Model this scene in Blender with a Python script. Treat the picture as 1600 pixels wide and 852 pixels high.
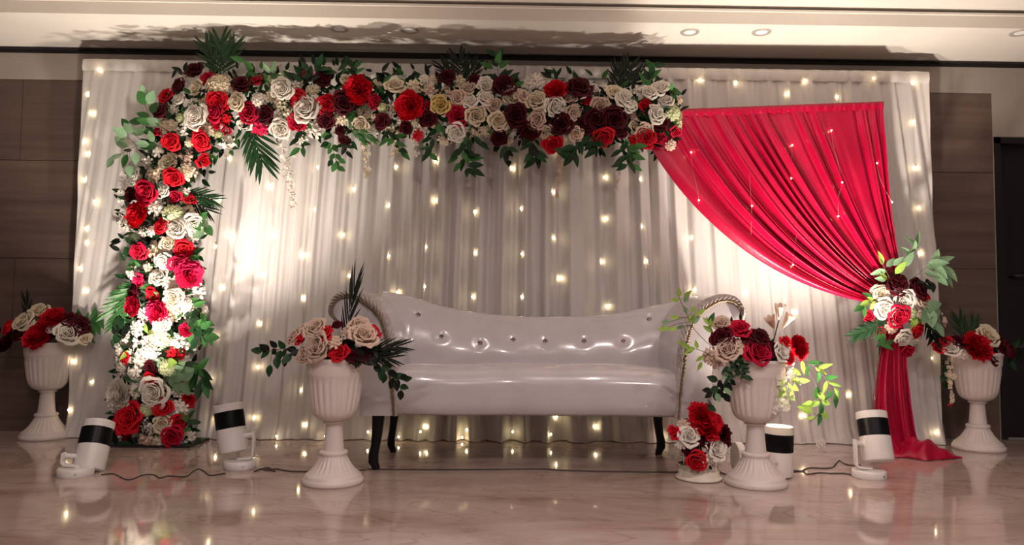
import bpy, bmesh, math, random
from mathutils import Vector, Matrix, Quaternion

# ------------------------------------------------------------------ clear
for o in list(bpy.data.objects):
    bpy.data.objects.remove(o)
scene = bpy.context.scene
COL = scene.collection
PI = math.pi
R = math.radians
rnd = random.Random(7)

# ------------------------------------------------------------------ camera
F = 1150.0
CAM_H = 0.735
CAM_Y = -4.3
PITCH, YAW, ROLL = R(3.2), R(0.8), R(0.6)
fw = Vector((math.sin(YAW) * math.cos(PITCH), math.cos(YAW) * math.cos(PITCH), math.sin(PITCH)))
rt0 = Vector((math.cos(YAW), -math.sin(YAW), 0))
up0 = rt0.cross(fw)
rt = rt0 * math.cos(ROLL) + up0 * math.sin(ROLL)
up = up0 * math.cos(ROLL) - rt0 * math.sin(ROLL)
CAM = Vector((0, CAM_Y, CAM_H))
cam_data = bpy.data.cameras.new('camera')
cam_data.sensor_width = 36
cam_data.lens = 36 * F / 1600
cam_data.clip_start = 0.05
cam = bpy.data.objects.new('camera', cam_data)
COL.objects.link(cam)
m3 = Matrix((rt, up, -fw)).transposed()
cam.matrix_world = Matrix.Translation(CAM) @ m3.to_4x4()
scene.camera = cam

def ray(px, py):
    return fw + rt * ((px - 800) / F) - up * ((py - 426) / F)
def at(px, py, Y):
    d = ray(px, py)
    return CAM + d * ((Y - CAM.y) / d.y)
def atz(px, py, z=0.0):
    d = ray(px, py)
    return CAM + d * ((z - CAM.z) / d.z)
def ppm(Y):
    return F / (Y - CAM_Y)

# ------------------------------------------------------------------ world and exposure
world = bpy.data.worlds.new('room_ambient')
scene.world = world
world.use_nodes = True
bg = world.node_tree.nodes['Background']
bg.inputs[0].default_value = (0.95, 0.80, 0.76, 1)
bg.inputs[1].default_value = 0.05
vs = scene.view_settings
vs.view_transform = 'Standard'
vs.look = 'None'
vs.gamma = 1
vs.use_curve_mapping = False
vs.exposure = 0.25

FLOOD_POWER = (95, 112, 110, 135)          # the four floor flood lamps
FLOOD_COLOR = (1.0, 0.88, 0.75)
ROOM_LAMP_POWER = 23                     # ceiling lamps over the room's front half
ROOM_LAMP_COLOR = (1.0, 0.85, 0.81)

# ------------------------------------------------------------------ materials
def mat(name, col, rough=0.5, var=0.12, scale=8.0, bump=0.0, bscale=None, stretch=(1, 1, 1), objvar=0.0, **kw):
    m = bpy.data.materials.new(name)
    m.use_nodes = True
    nt = m.node_tree
    n = nt.nodes
    L = nt.links
    b = n['Principled BSDF']
    tc = n.new('ShaderNodeTexCoord')
    mp = n.new('ShaderNodeMapping')
    mp.inputs['Scale'].default_value = stretch
    L.new(tc.outputs['Object'], mp.inputs['Vector'])
    nz = n.new('ShaderNodeTexNoise')
    nz.inputs['Scale'].default_value = scale
    nz.inputs['Detail'].default_value = 5
    L.new(mp.outputs[0], nz.inputs['Vector'])
    rp = n.new('ShaderNodeValToRGB')
    rp.color_ramp.elements[0].position = 0.3
    rp.color_ramp.elements[1].position = 0.7
    rp.color_ramp.elements[0].color = (*[c * (1 - var) for c in col], 1)
    rp.color_ramp.elements[1].color = (*[min(1, c * (1 + var)) for c in col], 1)
    L.new(nz.outputs['Fac'], rp.inputs['Fac'])
    out = rp.outputs['Color']
    if objvar:
        oi = n.new('ShaderNodeObjectInfo')
        hs = n.new('ShaderNodeHueSaturation')
        mr = n.new('ShaderNodeMapRange')
        mr.inputs['To Min'].default_value = 1 - objvar
        mr.inputs['To Max'].default_value = 1 + objvar
        L.new(oi.outputs['Random'], mr.inputs['Value'])
        L.new(mr.outputs[0], hs.inputs['Value'])
        L.new(out, hs.inputs['Color'])
        out = hs.outputs['Color']
    L.new(out, b.inputs['Base Color'])
    b.inputs['Roughness'].default_value = rough
    if bump:
        nb = n.new('ShaderNodeTexNoise')
        nb.inputs['Scale'].default_value = bscale or scale * 3
        nb.inputs['Detail'].default_value = 4
        L.new(mp.outputs[0], nb.inputs['Vector'])
        bp = n.new('ShaderNodeBump')
        bp.inputs['Strength'].default_value = bump
        bp.inputs['Distance'].default_value = 0.01
        L.new(nb.outputs['Fac'], bp.inputs['Height'])
        L.new(bp.outputs[0], b.inputs['Normal'])
    for k, v in kw.items():
        b.inputs[k.replace('_', ' ')].default_value = v
    return m

def emis(name, col, strength):
    m = bpy.data.materials.new(name)
    m.use_nodes = True
    b = m.node_tree.nodes['Principled BSDF']
    b.inputs['Base Color'].default_value = (*col, 1)
    b.inputs['Emission Color'].default_value = (*col, 1)
    b.inputs['Emission Strength'].default_value = strength
    return m

def add_translucency(m, f_transl, f_transp, col):
    nt = m.node_tree
    n = nt.nodes
    L = nt.links
    b = n['Principled BSDF']
    o = n['Material Output']
    tr = n.new('ShaderNodeBsdfTranslucent')
    tr.inputs['Color'].default_value = (*col, 1)
    mx = n.new('ShaderNodeMixShader')
    mx.inputs[0].default_value = f_transl
    L.new(b.outputs[0], mx.inputs[1])
    L.new(tr.outputs[0], mx.inputs[2])
    last = mx
    if f_transp:
        tp = n.new('ShaderNodeBsdfTransparent')
        m2 = n.new('ShaderNodeMixShader')
        m2.inputs[0].default_value = f_transp
        L.new(mx.outputs[0], m2.inputs[1])
        L.new(tp.outputs[0], m2.inputs[2])
        last = m2
    L.new(last.outputs[0], o.inputs['Surface'])

M = {}
def marble():
    m = bpy.data.materials.new('polished_marble')
    m.use_nodes = True
    nt = m.node_tree
    n = nt.nodes
    L = nt.links
    b = n['Principled BSDF']
    tc = n.new('ShaderNodeTexCoord')
    mp = n.new('ShaderNodeMapping')
    mp.inputs['Scale'].default_value = (0.7, 1.7, 1)
    mp.inputs['Rotation'].default_value = (0, 0, 0.25)
    L.new(tc.outputs['Object'], mp.inputs['Vector'])
    n1 = n.new('ShaderNodeTexNoise')
    n1.inputs['Scale'].default_value = 1.3
    n1.inputs['Detail'].default_value = 9
    n1.inputs['Roughness'].default_value = 0.65
    n1.inputs['Distortion'].default_value = 1.1
    L.new(mp.outputs[0], n1.inputs['Vector'])
    r1 = n.new('ShaderNodeValToRGB')
    e = r1.color_ramp.elements
    e[0].position = 0.30
    e[0].color = (0.20, 0.12, 0.09, 1)
    e[1].position = 0.72
    e[1].color = (0.52, 0.42, 0.375, 1)
    x = e.new(0.42); x.color = (0.36, 0.26, 0.22, 1)
    x = e.new(0.55); x.color = (0.44, 0.34, 0.30, 1)
    L.new(n1.outputs['Fac'], r1.inputs['Fac'])
    # thin rusty veins where a second noise crosses its middle
    n2 = n.new('ShaderNodeTexNoise')
    n2.inputs['Scale'].default_value = 2.1
    n2.inputs['Detail'].default_value = 7
    n2.inputs['Distortion'].default_value = 1.6
    L.new(mp.outputs[0], n2.inputs['Vector'])
    r2 = n.new('ShaderNodeValToRGB')
    e = r2.color_ramp.elements
    e[0].position = 0.485; e[0].color = (0, 0, 0, 1)
    e[1].position = 0.515; e[1].color = (0, 0, 0, 1)
    x = e.new(0.5); x.color = (0.45, 0.45, 0.45, 1)
    L.new(n2.outputs['Fac'], r2.inputs['Fac'])
    mx = n.new('ShaderNodeMix')
    mx.data_type = 'RGBA'
    L.new(r2.outputs['Color'], mx.inputs['Factor'])
    L.new(r1.outputs['Color'], mx.inputs['A'])
    mx.inputs['B'].default_value = (0.24, 0.13, 0.085, 1)
    L.new(mx.outputs['Result'], b.inputs['Base Color'])
    b.inputs['Roughness'].default_value = 0.07
    b.inputs['IOR'].default_value = 1.6
    b.inputs['Coat Weight'].default_value = 0.25
    b.inputs['Coat Roughness'].default_value = 0.04
    return m
M['marble'] = marble()
M['panel'] = mat('brown_stone_panel', (0.125, 0.083, 0.068), 0.45, 0.22, 2.2, 0.05, 20, stretch=(0.5, 1, 9))
M['plaster'] = mat('pale_plaster', (0.36, 0.31, 0.28), 0.85, 0.04, 5)
M['ceiling'] = mat('ceiling_paint', (0.74, 0.69, 0.63), 0.85, 0.03, 3)
M['gap_shade'] = mat('painted_gap_shade', (0.015, 0.012, 0.011), 0.7, 0.1, 9)  # near-black colour that holds the shade of the ceiling gaps
M['door'] = mat('dark_door_veneer', (0.007, 0.005, 0.006), 0.5, 0.3, 3, 0.05, 20, stretch=(6, 1, 0.6))
M['drape'] = mat('white_voile', (0.80, 0.755, 0.73), 0.75, 0.04, 6, 0.08, 180, Sheen_Weight=0.3)
add_translucency(M['drape'], 0.12, 0.15, (0.85, 0.80, 0.76))
M['red_cloth'] = mat('red_satin', (0.36, 0.001, 0.030), 0.34, 0.14, 5, 0.10, 60, Sheen_Weight=0.06, Sheen_Tint=(1, 0.25, 0.35, 1), Specular_IOR_Level=0.35)
M['vinyl'] = mat('pearl_vinyl', (0.52, 0.485, 0.50), 0.21, 0.05, 7, 0.10, 9, Coat_Weight=0.5, Coat_Roughness=0.08)
M['vinyl_band'] = mat('pearl_satin_band', (0.40, 0.34, 0.31), 0.34, 0.22, 40, 0.1, 60)
M['cord'] = mat('gold_cord', (0.20, 0.135, 0.075), 0.45, 0.3, 90, Metallic=0.2)
M['leg'] = mat('black_lacquer_leg', (0.006, 0.005, 0.006), 0.35, 0.2, 8, Specular_IOR_Level=0.22)
M['urn'] = mat('white_plastic_urn', (0.66, 0.58, 0.55), 0.38, 0.03, 6, 0.03, 30)
M['lamp_white'] = mat('white_lamp_shell', (0.72, 0.68, 0.66), 0.35, 0.03, 10)
M['lamp_black'] = mat('black_heat_sink', (0.004, 0.004, 0.005), 0.35, 0.2, 20, Specular_IOR_Level=0.15)
M['lens'] = emis('flood_lens', (1.0, 0.92, 0.78), 6.0)
M['bulb'] = emis('fairy_bulb', (1.0, 0.80, 0.45), 34.0)
M['room_lens'] = emis('downlight_lens', (1.0, 0.88, 0.80), 18.0)
M['wire'] = mat('clear_wire', (0.50, 0.45, 0.38), 0.4, 0.1, 20)
M['dark_wire'] = mat('dark_cable', (0.030, 0.018, 0.016), 0.5, 0.2, 20)
M['crystal'] = mat('crystal_button', (0.75, 0.72, 0.74), 0.05, 0.05, 30, Metallic=0.9)
M['button_rim'] = mat('dark_button_rim', (0.10, 0.08, 0.08), 0.3, 0.2, 30, Metallic=0.8)
M['cage'] = mat('cream_cage_wire', (0.66, 0.60, 0.50), 0.35, 0.06, 20)
M['frame'] = mat('black_frame', (0.012, 0.012, 0.012), 0.45, 0.2, 10)
M['white_trim'] = mat('downlight_rim', (0.42, 0.38, 0.34), 0.4, 0.03, 10)
M['reflector'] = mat('downlight_reflector', (0.93, 0.92, 0.90), 0.4, 0.02, 10)

def petal_mat(name, col, var=0.16, ov=0.12):
    m = mat(name, col, 0.62, var, 14, 0.0, objvar=ov, Specular_IOR_Level=0.2)
    add_translucency(m, 0.16, 0, tuple(min(1, c * 1.15) for c in col))
    return m
PETAL = {
    'R': petal_mat('petal_red', (0.62, 0.006, 0.020)),
    'B': petal_mat('petal_burgundy', (0.070, 0.002, 0.008), 0.25, 0.25),
    'C': petal_mat('petal_crimson', (0.50, 0.005, 0.036)),
    'P': petal_mat('petal_pink_lamplit_red', (0.66, 0.014, 0.085)),  # pink, also red column peonies with lamp overexposure put into the colour
    'W': petal_mat('petal_white', (0.80, 0.745, 0.67), 0.06, 0.08),
    'K': petal_mat('petal_cream', (0.74, 0.64, 0.48), 0.10, 0.10),
    'E': petal_mat('petal_beige', (0.66, 0.50, 0.40), 0.12, 0.10),
    'Y': petal_mat('petal_yellow', (0.66, 0.50, 0.20), 0.12, 0.05),
    'G': petal_mat('petal_green_white', (0.62, 0.66, 0.40), 0.15, 0.08),
}
def leaf_mat(name, col, ov=0.3):
    m = mat(name, col, 0.45, 0.25, 9, 0.0, objvar=ov, Specular_IOR_Level=0.22)
    add_translucency(m, 0.2, 0, tuple(min(1, c * 1.5) for c in col))
    return m
LEAF = {
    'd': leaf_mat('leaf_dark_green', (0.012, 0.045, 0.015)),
    'g': leaf_mat('leaf_green', (0.045, 0.16, 0.04)),
    'e': leaf_mat('leaf_eucalyptus', (0.21, 0.35, 0.20), 0.3),
    'l': leaf_mat('leaf_light_green', (0.28, 0.44, 0.08), 0.25),
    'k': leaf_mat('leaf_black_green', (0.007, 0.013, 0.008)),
}
M['stem'] = mat('stem_green_brown', (0.06, 0.06, 0.025), 0.6, 0.2, 10)

# ------------------------------------------------------------------ object helpers
def link(name, me, parent=None, loc=(0, 0, 0)):
    o = bpy.data.objects.new(name, me)
    COL.objects.link(o)
    o.location = loc
    if parent is not None:
        o.parent = parent
    return o
def tag(o, label=None, cat=None, group=None, kind=None):
    if label: o['label'] = label
    if cat: o['category'] = cat
    if group: o['group'] = group
    if kind: o['kind'] = kind
    return o
def thing(name, loc, label, cat, group=None):
    o = link(name, None, None, loc)
    o.empty_display_size = 0.05
    return tag(o, label, cat, group)

class MB:
    """collects vertices and faces; off = origin of the object they go to"""
    def __init__(s, off=(0, 0, 0)):
        s.v = []; s.f = []; s.off = Vector(off)
    def add(s, vs_, fs):
        b = len(s.v)
        s.v += [Vector(v) - s.off for v in vs_]
        s.f += [tuple(i + b for i in f) for f in fs]
    def grid(s, pts, closed_u=False, closed_v=False):
        nu, nv = len(pts), len(pts[0])
        fs = []
        for i in range(nu if closed_u else nu - 1):
            for j in range(nv if closed_v else nv - 1):
                i2, j2 = (i + 1) % nu, (j + 1) % nv
                fs.append((i * nv + j, i2 * nv + j, i2 * nv + j2, i * nv + j2))
        s.add([p for r_ in pts for p in r_], fs)
    def tube(s, path, rad, n=8, cap=True):
        path = [Vector(p) for p in path]
        rings = []
        ref = None
        for i, p in enumerate(path):
            t = (path[min(i + 1, len(path) - 1)] - path[max(i - 1, 0)])
            t = t.normalized() if t.length > 1e-9 else Vector((0, 0, 1))
            if ref is None:
                ref = Vector((0, 0, 1)) if abs(t.z) < 0.9 else Vector((1, 0, 0))
            a = (ref - t * ref.dot(t)).normalized()
            ref = a
            b = t.cross(a)
            r_ = rad[i] if isinstance(rad, (list, tuple)) else rad
            rings.append([p + (a * math.cos(2 * PI * k / n) + b * math.sin(2 * PI * k / n)) * r_ for k in range(n)])
        base = len(s.v)
        s.grid(rings, closed_v=True)
        if cap:
            m = len(rings)
            s.f.append(tuple(base + k for k in range(n))[::-1])
            s.f.append(tuple(base + (m - 1) * n + k for k in range(n)))
    def box(s, a, b):
        (x0, y0, z0), (x1, y1, z1) = a, b
        v = [(x0, y0, z0), (x1, y0, z0), (x1, y1, z0), (x0, y1, z0), (x0, y0, z1), (x1, y0, z1), (x1, y1, z1), (x0, y1, z1)]
        s.add(v, [(3, 2, 1, 0), (4, 5, 6, 7), (0, 1, 5, 4), (1, 2, 6, 5), (2, 3, 7, 6), (3, 0, 4, 7)])
    def lathe(s, prof, n=40, c=(0, 0, 0), mod=None):
        rings = []
        for (r_, z) in prof:
            ring = []
            for k in range(n):
                a = 2 * PI * k / n
                rr = r_ if mod is None else mod(r_, z, a)
                ring.append((c[0] + rr * math.cos(a), c[1] + rr * math.sin(a), c[2] + z))
            rings.append(ring)
        s.grid(rings, closed_v=True)
    def mesh(s, name, m, smooth=True):
        me = bpy.data.meshes.new(name)
        me.from_pydata(s.v, [], s.f)
        if m is not None: me.materials.append(m)
        if smooth:
            me.polygons.foreach_set('use_smooth', [True] * len(me.polygons))
        me.update()
        return me
    def build(s, name, m, parent=None, loc=(0, 0, 0), smooth=True, bevel=0, auto=None):
        me = s.mesh(name, m, smooth)
        bm = bmesh.new(); bm.from_mesh(me)
        bmesh.ops.recalc_face_normals(bm, faces=bm.faces)
        bm.to_mesh(me); bm.free()
        o = link(name, me, parent, loc)
        if bevel:
            b = o.modifiers.new('bevel', 'BEVEL')
            b.width = bevel; b.segments = 3; b.limit_method = 'ANGLE'; b.angle_limit = R(40)
        if auto:
            me.set_sharp_from_angle(angle=R(auto))
        return o

def catmull(pts, n=6):
    pts = [Vector(p) for p in pts]
    out = []
    for i in range(len(pts) - 1):
        p0 = pts[max(i - 1, 0)]; p1 = pts[i]; p2 = pts[i + 1]; p3 = pts[min(i + 2, len(pts) - 1)]
        for k in range(n):
            t = k / n
            out.append(0.5 * ((2 * p1) + (p2 - p0) * t + (2 * p0 - 5 * p1 + 4 * p2 - p3) * t * t + (3 * p1 - p0 - 3 * p2 + p3) * t ** 3))
    out.append(pts[-1])
    return out
def interp(xs, ys, x):
    if x <= xs[0]: return ys[0]
    for i in range(len(xs) - 1):
        if x <= xs[i + 1]:
            t = (x - xs[i]) / (xs[i + 1] - xs[i])
            t = t * t * (3 - 2 * t) if False else t
            return ys[i] + (ys[i + 1] - ys[i]) * t
    return ys[-1]
def sm(t):
    t = max(0, min(1, t))
    return t * t * (3 - 2 * t)

# ------------------------------------------------------------------ room shell
WALL_Y = 0.19
CEIL = at(800, 86, WALL_Y).z
SOFF_Y = CAM_Y + (at(800, 86, WALL_Y) - CAM).y * (CEIL - CAM_H) / (CEIL - CAM_H)
d_ = ray(800, 32); SOFF_Y = (CAM + d_ * ((CEIL - CAM_H) / d_.z)).y
FASC_TOP = at(800, 9.5, SOFF_Y).z
UP_CEIL = at(800, 4.0, SOFF_Y).z
XL, XR = -4.2, 4.2

b = MB(); b.box((XL, -7.5, -0.05), (XR, WALL_Y, 0)); tag(b.build('floor', M['marble'], smooth=False), kind='structure')
# back wall: backing, stone panels, plaster above, under the ceiling a dark strip with shade painted in
PANEL_TOP = at(40, 124, WALL_Y).z
PX1 = at(1553, 300, WALL_Y).x
DX0 = PX1 + 0.003
DTOP = at(1580, 215, WALL_Y).z
b = MB()
b.box((XL, WALL_Y + 0.012, 0), (PX1, WALL_Y + 0.12, PANEL_TOP))
b.box((XL, WALL_Y - 0.004, PANEL_TOP), (XR, WALL_Y + 0.12, CEIL - 0.035))
b.box((PX1, WALL_Y - 0.004, DTOP), (XR, WALL_Y + 0.12, PANEL_TOP))
b.box((PX1, WALL_Y - 0.004, 0), (DX0, WALL_Y + 0.12, DTOP))
b.box((XL, WALL_Y + 0.10, 0), (XR, WALL_Y + 0.14, CEIL))
wall = b.build('wall_back', M['plaster'], smooth=False)
tag(wall, kind='structure')
rows = [0, 0.44, 1.04, 1.64, PANEL_TOP]
for i in range(4):
    xs = [XL + 0.0, -2.95, -1.75, -0.55, 0.65, 1.85, PX1] if i % 2 else [XL, -3.4, -2.35, -1.15, 0.05, 1.25, 2.3, PX1]
    for j in range(len(xs) - 1):
        pb = MB(); g = 0.002
        pb.box((xs[j] + g, WALL_Y, rows[i] + g), (xs[j + 1] - g, WALL_Y + 0.02, rows[i + 1] - g))
        pb.build('panel', M['panel'], wall, smooth=False)
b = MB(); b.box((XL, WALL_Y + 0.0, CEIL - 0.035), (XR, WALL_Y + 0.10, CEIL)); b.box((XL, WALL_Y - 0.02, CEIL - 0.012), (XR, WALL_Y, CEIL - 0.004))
tag(b.build('wall_shade_strip', M['gap_shade'], smooth=False), kind='structure')  # shade above the backdrop put into this strip's dark colour
# door at the far right
b = MB(); b.box((DX0 + 0.04, WALL_Y + 0.05, 0.005), (DX0 + 0.98, WALL_Y + 0.09, DTOP - 0.04))
door = b.build('door_1', M['door'], smooth=False); tag(door, 'dark door leaf at the right end of the wall', None, kind='structure')
b = MB()
b.box((DX0, WALL_Y - 0.01, 0), (DX0 + 0.04, WALL_Y + 0.10, DTOP)); b.box((DX0 + 0.98, WALL_Y - 0.01, 0), (DX0 + 1.02, WALL_Y + 0.10, DTOP))
b.box((DX0, WALL_Y - 0.01, DTOP - 0.04), (DX0 + 1.02, WALL_Y + 0.10, DTOP))
b.build('door_frame', M['door'], door, smooth=False)
b = MB(); p = (DX0 + 0.12, WALL_Y + 0.05, 1.0)
b.tube([p, (p[0], p[1] - 0.05, p[2]), (p[0] + 0.10, p[1] - 0.05, p[2])], 0.009, 8); b.build('door_handle', M['frame'], door)
# ceiling: lower soffit along the wall with fascia, slot, upper ceiling
b = MB()
b.box((XL, SOFF_Y, CEIL), (XR, WALL_Y + 0.14, CEIL + 0.03))
tag(b.build('ceiling', M['ceiling'], smooth=False), kind='structure')
b = MB()
b.box((XL, SOFF_Y, CEIL + 0.03), (XR, SOFF_Y + 0.02, FASC_TOP - 0.012))
b.box((XL, SOFF_Y - 0.012, FASC_TOP - 0.012), (XR, SOFF_Y + 0.02, FASC_TOP))
tag(b.build('trim_2', M['ceiling'], smooth=False), kind='structure')
b = MB(); b.box((XL, SOFF_Y + 0.05, FASC_TOP - 0.02), (XR, SOFF_Y + 0.06, UP_CEIL + 0.03)); tag(b.build('slot_shade_strip', M['gap_shade'], smooth=False), kind='structure')  # shade inside the slot put into the colour of its back
b = MB(); b.box((XL, -7.5, UP_CEIL), (XR, SOFF_Y + 0.05, UP_CEIL + 0.03)); up_c = b.build('ceiling', M['ceiling'], smooth=False); tag(up_c, kind='structure')

# downlights in the soffit (switched off)
DL = [((530, 45), 'first from the left'), ((640, 47), 'second from the left'), ((1078, 50), 'third from the left'), ((1190, 50), 'fourth from the left'), ((1594, 51), 'at the far right')]
for (p, w) in DL:
    c = atz(p[0], p[1], CEIL)
    t = thing('downlight', c, 'round recessed white downlight in the pale ceiling strip, ' + w, 'downlight', 'downlights in the ceiling strip')
    b = MB(); b.lathe([(0.030, 0.0), (0.034, -0.004), (0.052, -0.004), (0.054, 0.0)], 32); b.build('rim', M['white_trim'], t)
    b = MB(); b.lathe([(0.0005, -0.002), (0.036, -0.002)], 32); b.build('reflector', M['reflector'], t)
# lamps over the front of the room
for (x, y, w) in [(-0.8, -3.6, 'left of the nearer row'), (0.8, -3.3, 'middle of the nearer row'), (2.4, -3.6, 'right of the nearer row'), (-0.1, -5.4, 'left of the farther row'), (1.7, -5.4, 'right of the farther row')]:
    t = thing('ceiling_lamp', (x, y, UP_CEIL), 'round lit ceiling lamp before the stage, ' + w, 'ceiling lamp', 'lit ceiling lamps before the stage')
    b = MB(); b.lathe([(0.075, 0.0), (0.08, -0.012), (0.10, -0.012), (0.105, 0.0)], 32); b.build('rim', M['white_trim'], t)
    b = MB(); b.lathe([(0.0005, -0.004), (0.078, -0.004)], 32); b.build('lens', M['room_lens'], t)
    ld = bpy.data.lights.new('lamp_light', 'AREA'); ld.shape = 'DISK'; ld.size = 0.16; ld.energy = ROOM_LAMP_POWER; ld.color = ROOM_LAMP_COLOR
    lo = bpy.data.objects.new('lamp_light', ld); COL.objects.link(lo); lo.parent = t; lo.location = (0, 0, -0.016)

# ------------------------------------------------------------------ white backdrop drape
tl, tr_, bl, br = at(131, 94, 0), at(1450, 114, 0), at(104, 684, 0), at(1475, 691, 0)
HT = (tl.z + tr_.z) / 2
def dr_edge(z):
    t = z / HT
    return bl.x + (tl.x - bl.x) * t, br.x + (tr_.x - br.x) * t
CX = at(800, 400, 0).x
ph = [rnd.uniform(0, 6.28) for _ in range(12)]
def drapeY(x, z):
    t = z / HT
    u = CX + (x - CX) / (1 + 0.11 * (1 - t))
    c = math.exp(-((x - CX - 0.02) / 0.95) ** 2)
    w = 0.35 * math.sin(u * 2.3 + ph[0]) + 0.22 * math.sin(u * 5.1 + ph[1]) + 0.12 * math.sin(u * 9.7 + ph[2])
    s1 = math.sin(2 * PI * (u * 8.2 + w * 1.6) + ph[3])
    s2 = math.sin(2 * PI * (u * 17.3 + w * 2.3) + ph[4] + 0.5 * math.sin(z * 2 + u))
    s3 = math.sin(2 * PI * (u * 31 + w * 3.0) + ph[5] + 0.8 * math.sin(z * 3 + u * 2))
    s1 = math.copysign(abs(s1) ** 0.75, s1)
    a = 0.007 + 0.032 * c + 0.004 * math.sin(u * 3.3 + ph[6])
    y = a * s1 + (0.0045 + 0.005 * c) * s2 + 0.0028 * s3
    y *= 0.55 + 0.45 * sm((1 - t) * 6)
    flare = sm((0.10 - z) / 0.10)
    y -= flare * (0.025 + 0.012 * math.sin(u * 23 + ph[7]))
    return y
drape = thing('backdrop_drape', ((bl.x + br.x) / 2, 0, 0), 'wide white pleated voile backdrop drape hanging behind the sofa', 'drape')
NX, NZ = 1150, 30
pts = []
for i in range(NX + 1):
    col = []
    for j in range(NZ + 1):
        t = j / NZ
        t = t ** 1.25 if t < 1 else 1
        z = 0.004 + (HT - 0.004) * t
        x0, x1 = dr_edge(z)
        s = i / NX
        x = x0 + (x1 - x0) * s
        ztop = tl.z + (tr_.z - tl.z) * s
        zz = z * ztop / HT
        if j == NZ:
            zz += 0.004 * math.sin(x * 37) + 0.003 * math.sin(x * 91)
        col.append((x, drapeY(x, z), zz))
    pts.append(col)
b = MB(drape.location); b.grid(pts); b.build('fabric', M['drape'], drape)
for k, side in enumerate((0, 1)):       # side returns wrapping to the rear of the stand
    rows_ = []
    for j in range(17):
        t = j / 16; z = 0.004 + (HT - 0.004) * t
        x = dr_edge(z)[side]; sg = -1 if side == 0 else 1
        zz = z * (tl.z if side == 0 else tr_.z) / HT
        rows_.append([(x + sg * 0.002, drapeY(x, z), zz), (x + sg * 0.012, 0.03, zz), (x + sg * 0.008 + sg * 0.006 * math.sin(z * 9), 0.09, zz), (x + sg * 0.012, 0.14, zz)])
    b = MB(drape.location); b.grid(rows_); b.build('side_return', M['drape'], drape)
# heading tape at the top
hd = []
for i in range(NX // 2 + 1):
    s = i / (NX // 2)
    x0, x1 = dr_edge(HT); x = x0 + (x1 - x0) * s; zt = tl.z + (tr_.z - tl.z) * s
    g = 0.006 * math.sin(x * 71 + 2 * math.sin(x * 9))
    hd.append([(x, -0.010 + g, zt - 0.065), (x, -0.018 + g, zt - 0.045), (x, -0.016 + g, zt - 0.01), (x, -0.006 + g * 0.5, zt + 0.006), (x, 0.03, zt + 0.004), (x, 0.035, zt - 0.06)])
b = MB(drape.location); b.grid(hd); b.build('heading', M['drape'], drape)
# stand behind the drape
b = MB(drape.location)
b.tube([(tl.x + 0.05, 0.07, tl.z - 0.03), (tr_.x - 0.05, 0.07, tr_.z - 0.03)], 0.019, 10)
b.build('crossbar', M['frame'], drape)
for x in (bl.x + 0.12, 0.0, br.x - 0.12):
    b = MB(drape.location); b.tube([(x, 0.08, 0.0), (x, 0.08, HT - 0.05)], 0.019, 10); b.build('upright', M['frame'], drape)
    b = MB(drape.location); b.box((x - 0.03, 0.03, 0), (x + 0.03, 0.17, 0.008)); b.build('foot_plate', M['frame'], drape, smooth=False)

# ------------------------------------------------------------------ flower and leaf meshes
def rev_petal(mb, phi, half, prof, nu=5, nv=6, ruffle=0.0, tip=0.25, rr=rnd, lift=0.0):
    rows_ = []
    p1, p2 = rr.uniform(0, 6), rr.uniform(0, 6)
    for i in range(nu + 1):
        u = -1 + 2 * i / nu
        row = []
        for j in range(nv + 1):
            v = j / nv
            ve = v * (1 - tip * u * u * abs(u) * v)
            k = ve * (len(prof) - 1); a = min(int(k), len(prof) - 2); f = k - a
            rad = prof[a][0] + (prof[a + 1][0] - prof[a][0]) * f
            z = prof[a][1] + (prof[a + 1][1] - prof[a][1]) * f
            w = math.sin(min(1, 0.25 + v * 0.95) * PI * 0.62) 
            ang = phi + u * half * w
            rad += ruffle * v * math.sin(u * 5 + p1) ; z += ruffle * 0.8 * v * math.sin(u * 7 + p2)
            rad += 0.03 * u      # one edge tucks under its neighbour
            row.append((rad * math.cos(ang), rad * math.sin(ang), z + lift))
        rows_.append(row)
    mb.grid(rows_)

def make_rose(seed, n=19, openness=1.0, nm='rose_mesh'):
    rr = random.Random(seed); mb = MB()
    for i in range(n):
        t = i / (n - 1)
        Rb = 0.07 + (0.80 - 0.07) * t ** 1.05 * openness
        H = 0.62 - 0.34 * t ** 1.3 + rr.uniform(-0.03, 0.03)
        curl = 0.02 + 0.26 * t ** 1.4
        half = 1.35 - 0.62 * t
        base = -0.22 * t
        prof = [(0.04, base - 0.05), (Rb * 0.62, base + 0.02), (Rb * 0.95, base + (H - base) * 0.35), (Rb * 1.0, base + (H - base) * 0.7),
                (Rb * 0.98 + curl * 0.25, base + (H - base) * 0.94), (Rb + curl * 0.75, base + (H - base) * 1.0), (Rb + curl * 1.05, base + (H - base) * (1.0 - 0.35 * t))]
        rev_petal(mb, i * 2.39996 + rr.uniform(-0.2, 0.2), half, prof, 5, 7, 0.02 + 0.045 * t, 0.20, rr)
    # bud core
    mb.lathe([(0.0, 0.56), (0.05, 0.54), (0.08, 0.4), (0.10, 0.1), (0.02, -0.1)], 8)
    # closing cup underneath
    mb.lathe([(0.72 * openness, 0.0), (0.55 * openness, -0.20), (0.2, -0.30), (0.0, -0.32)], 10)
    return mb.mesh(nm, None)

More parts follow.
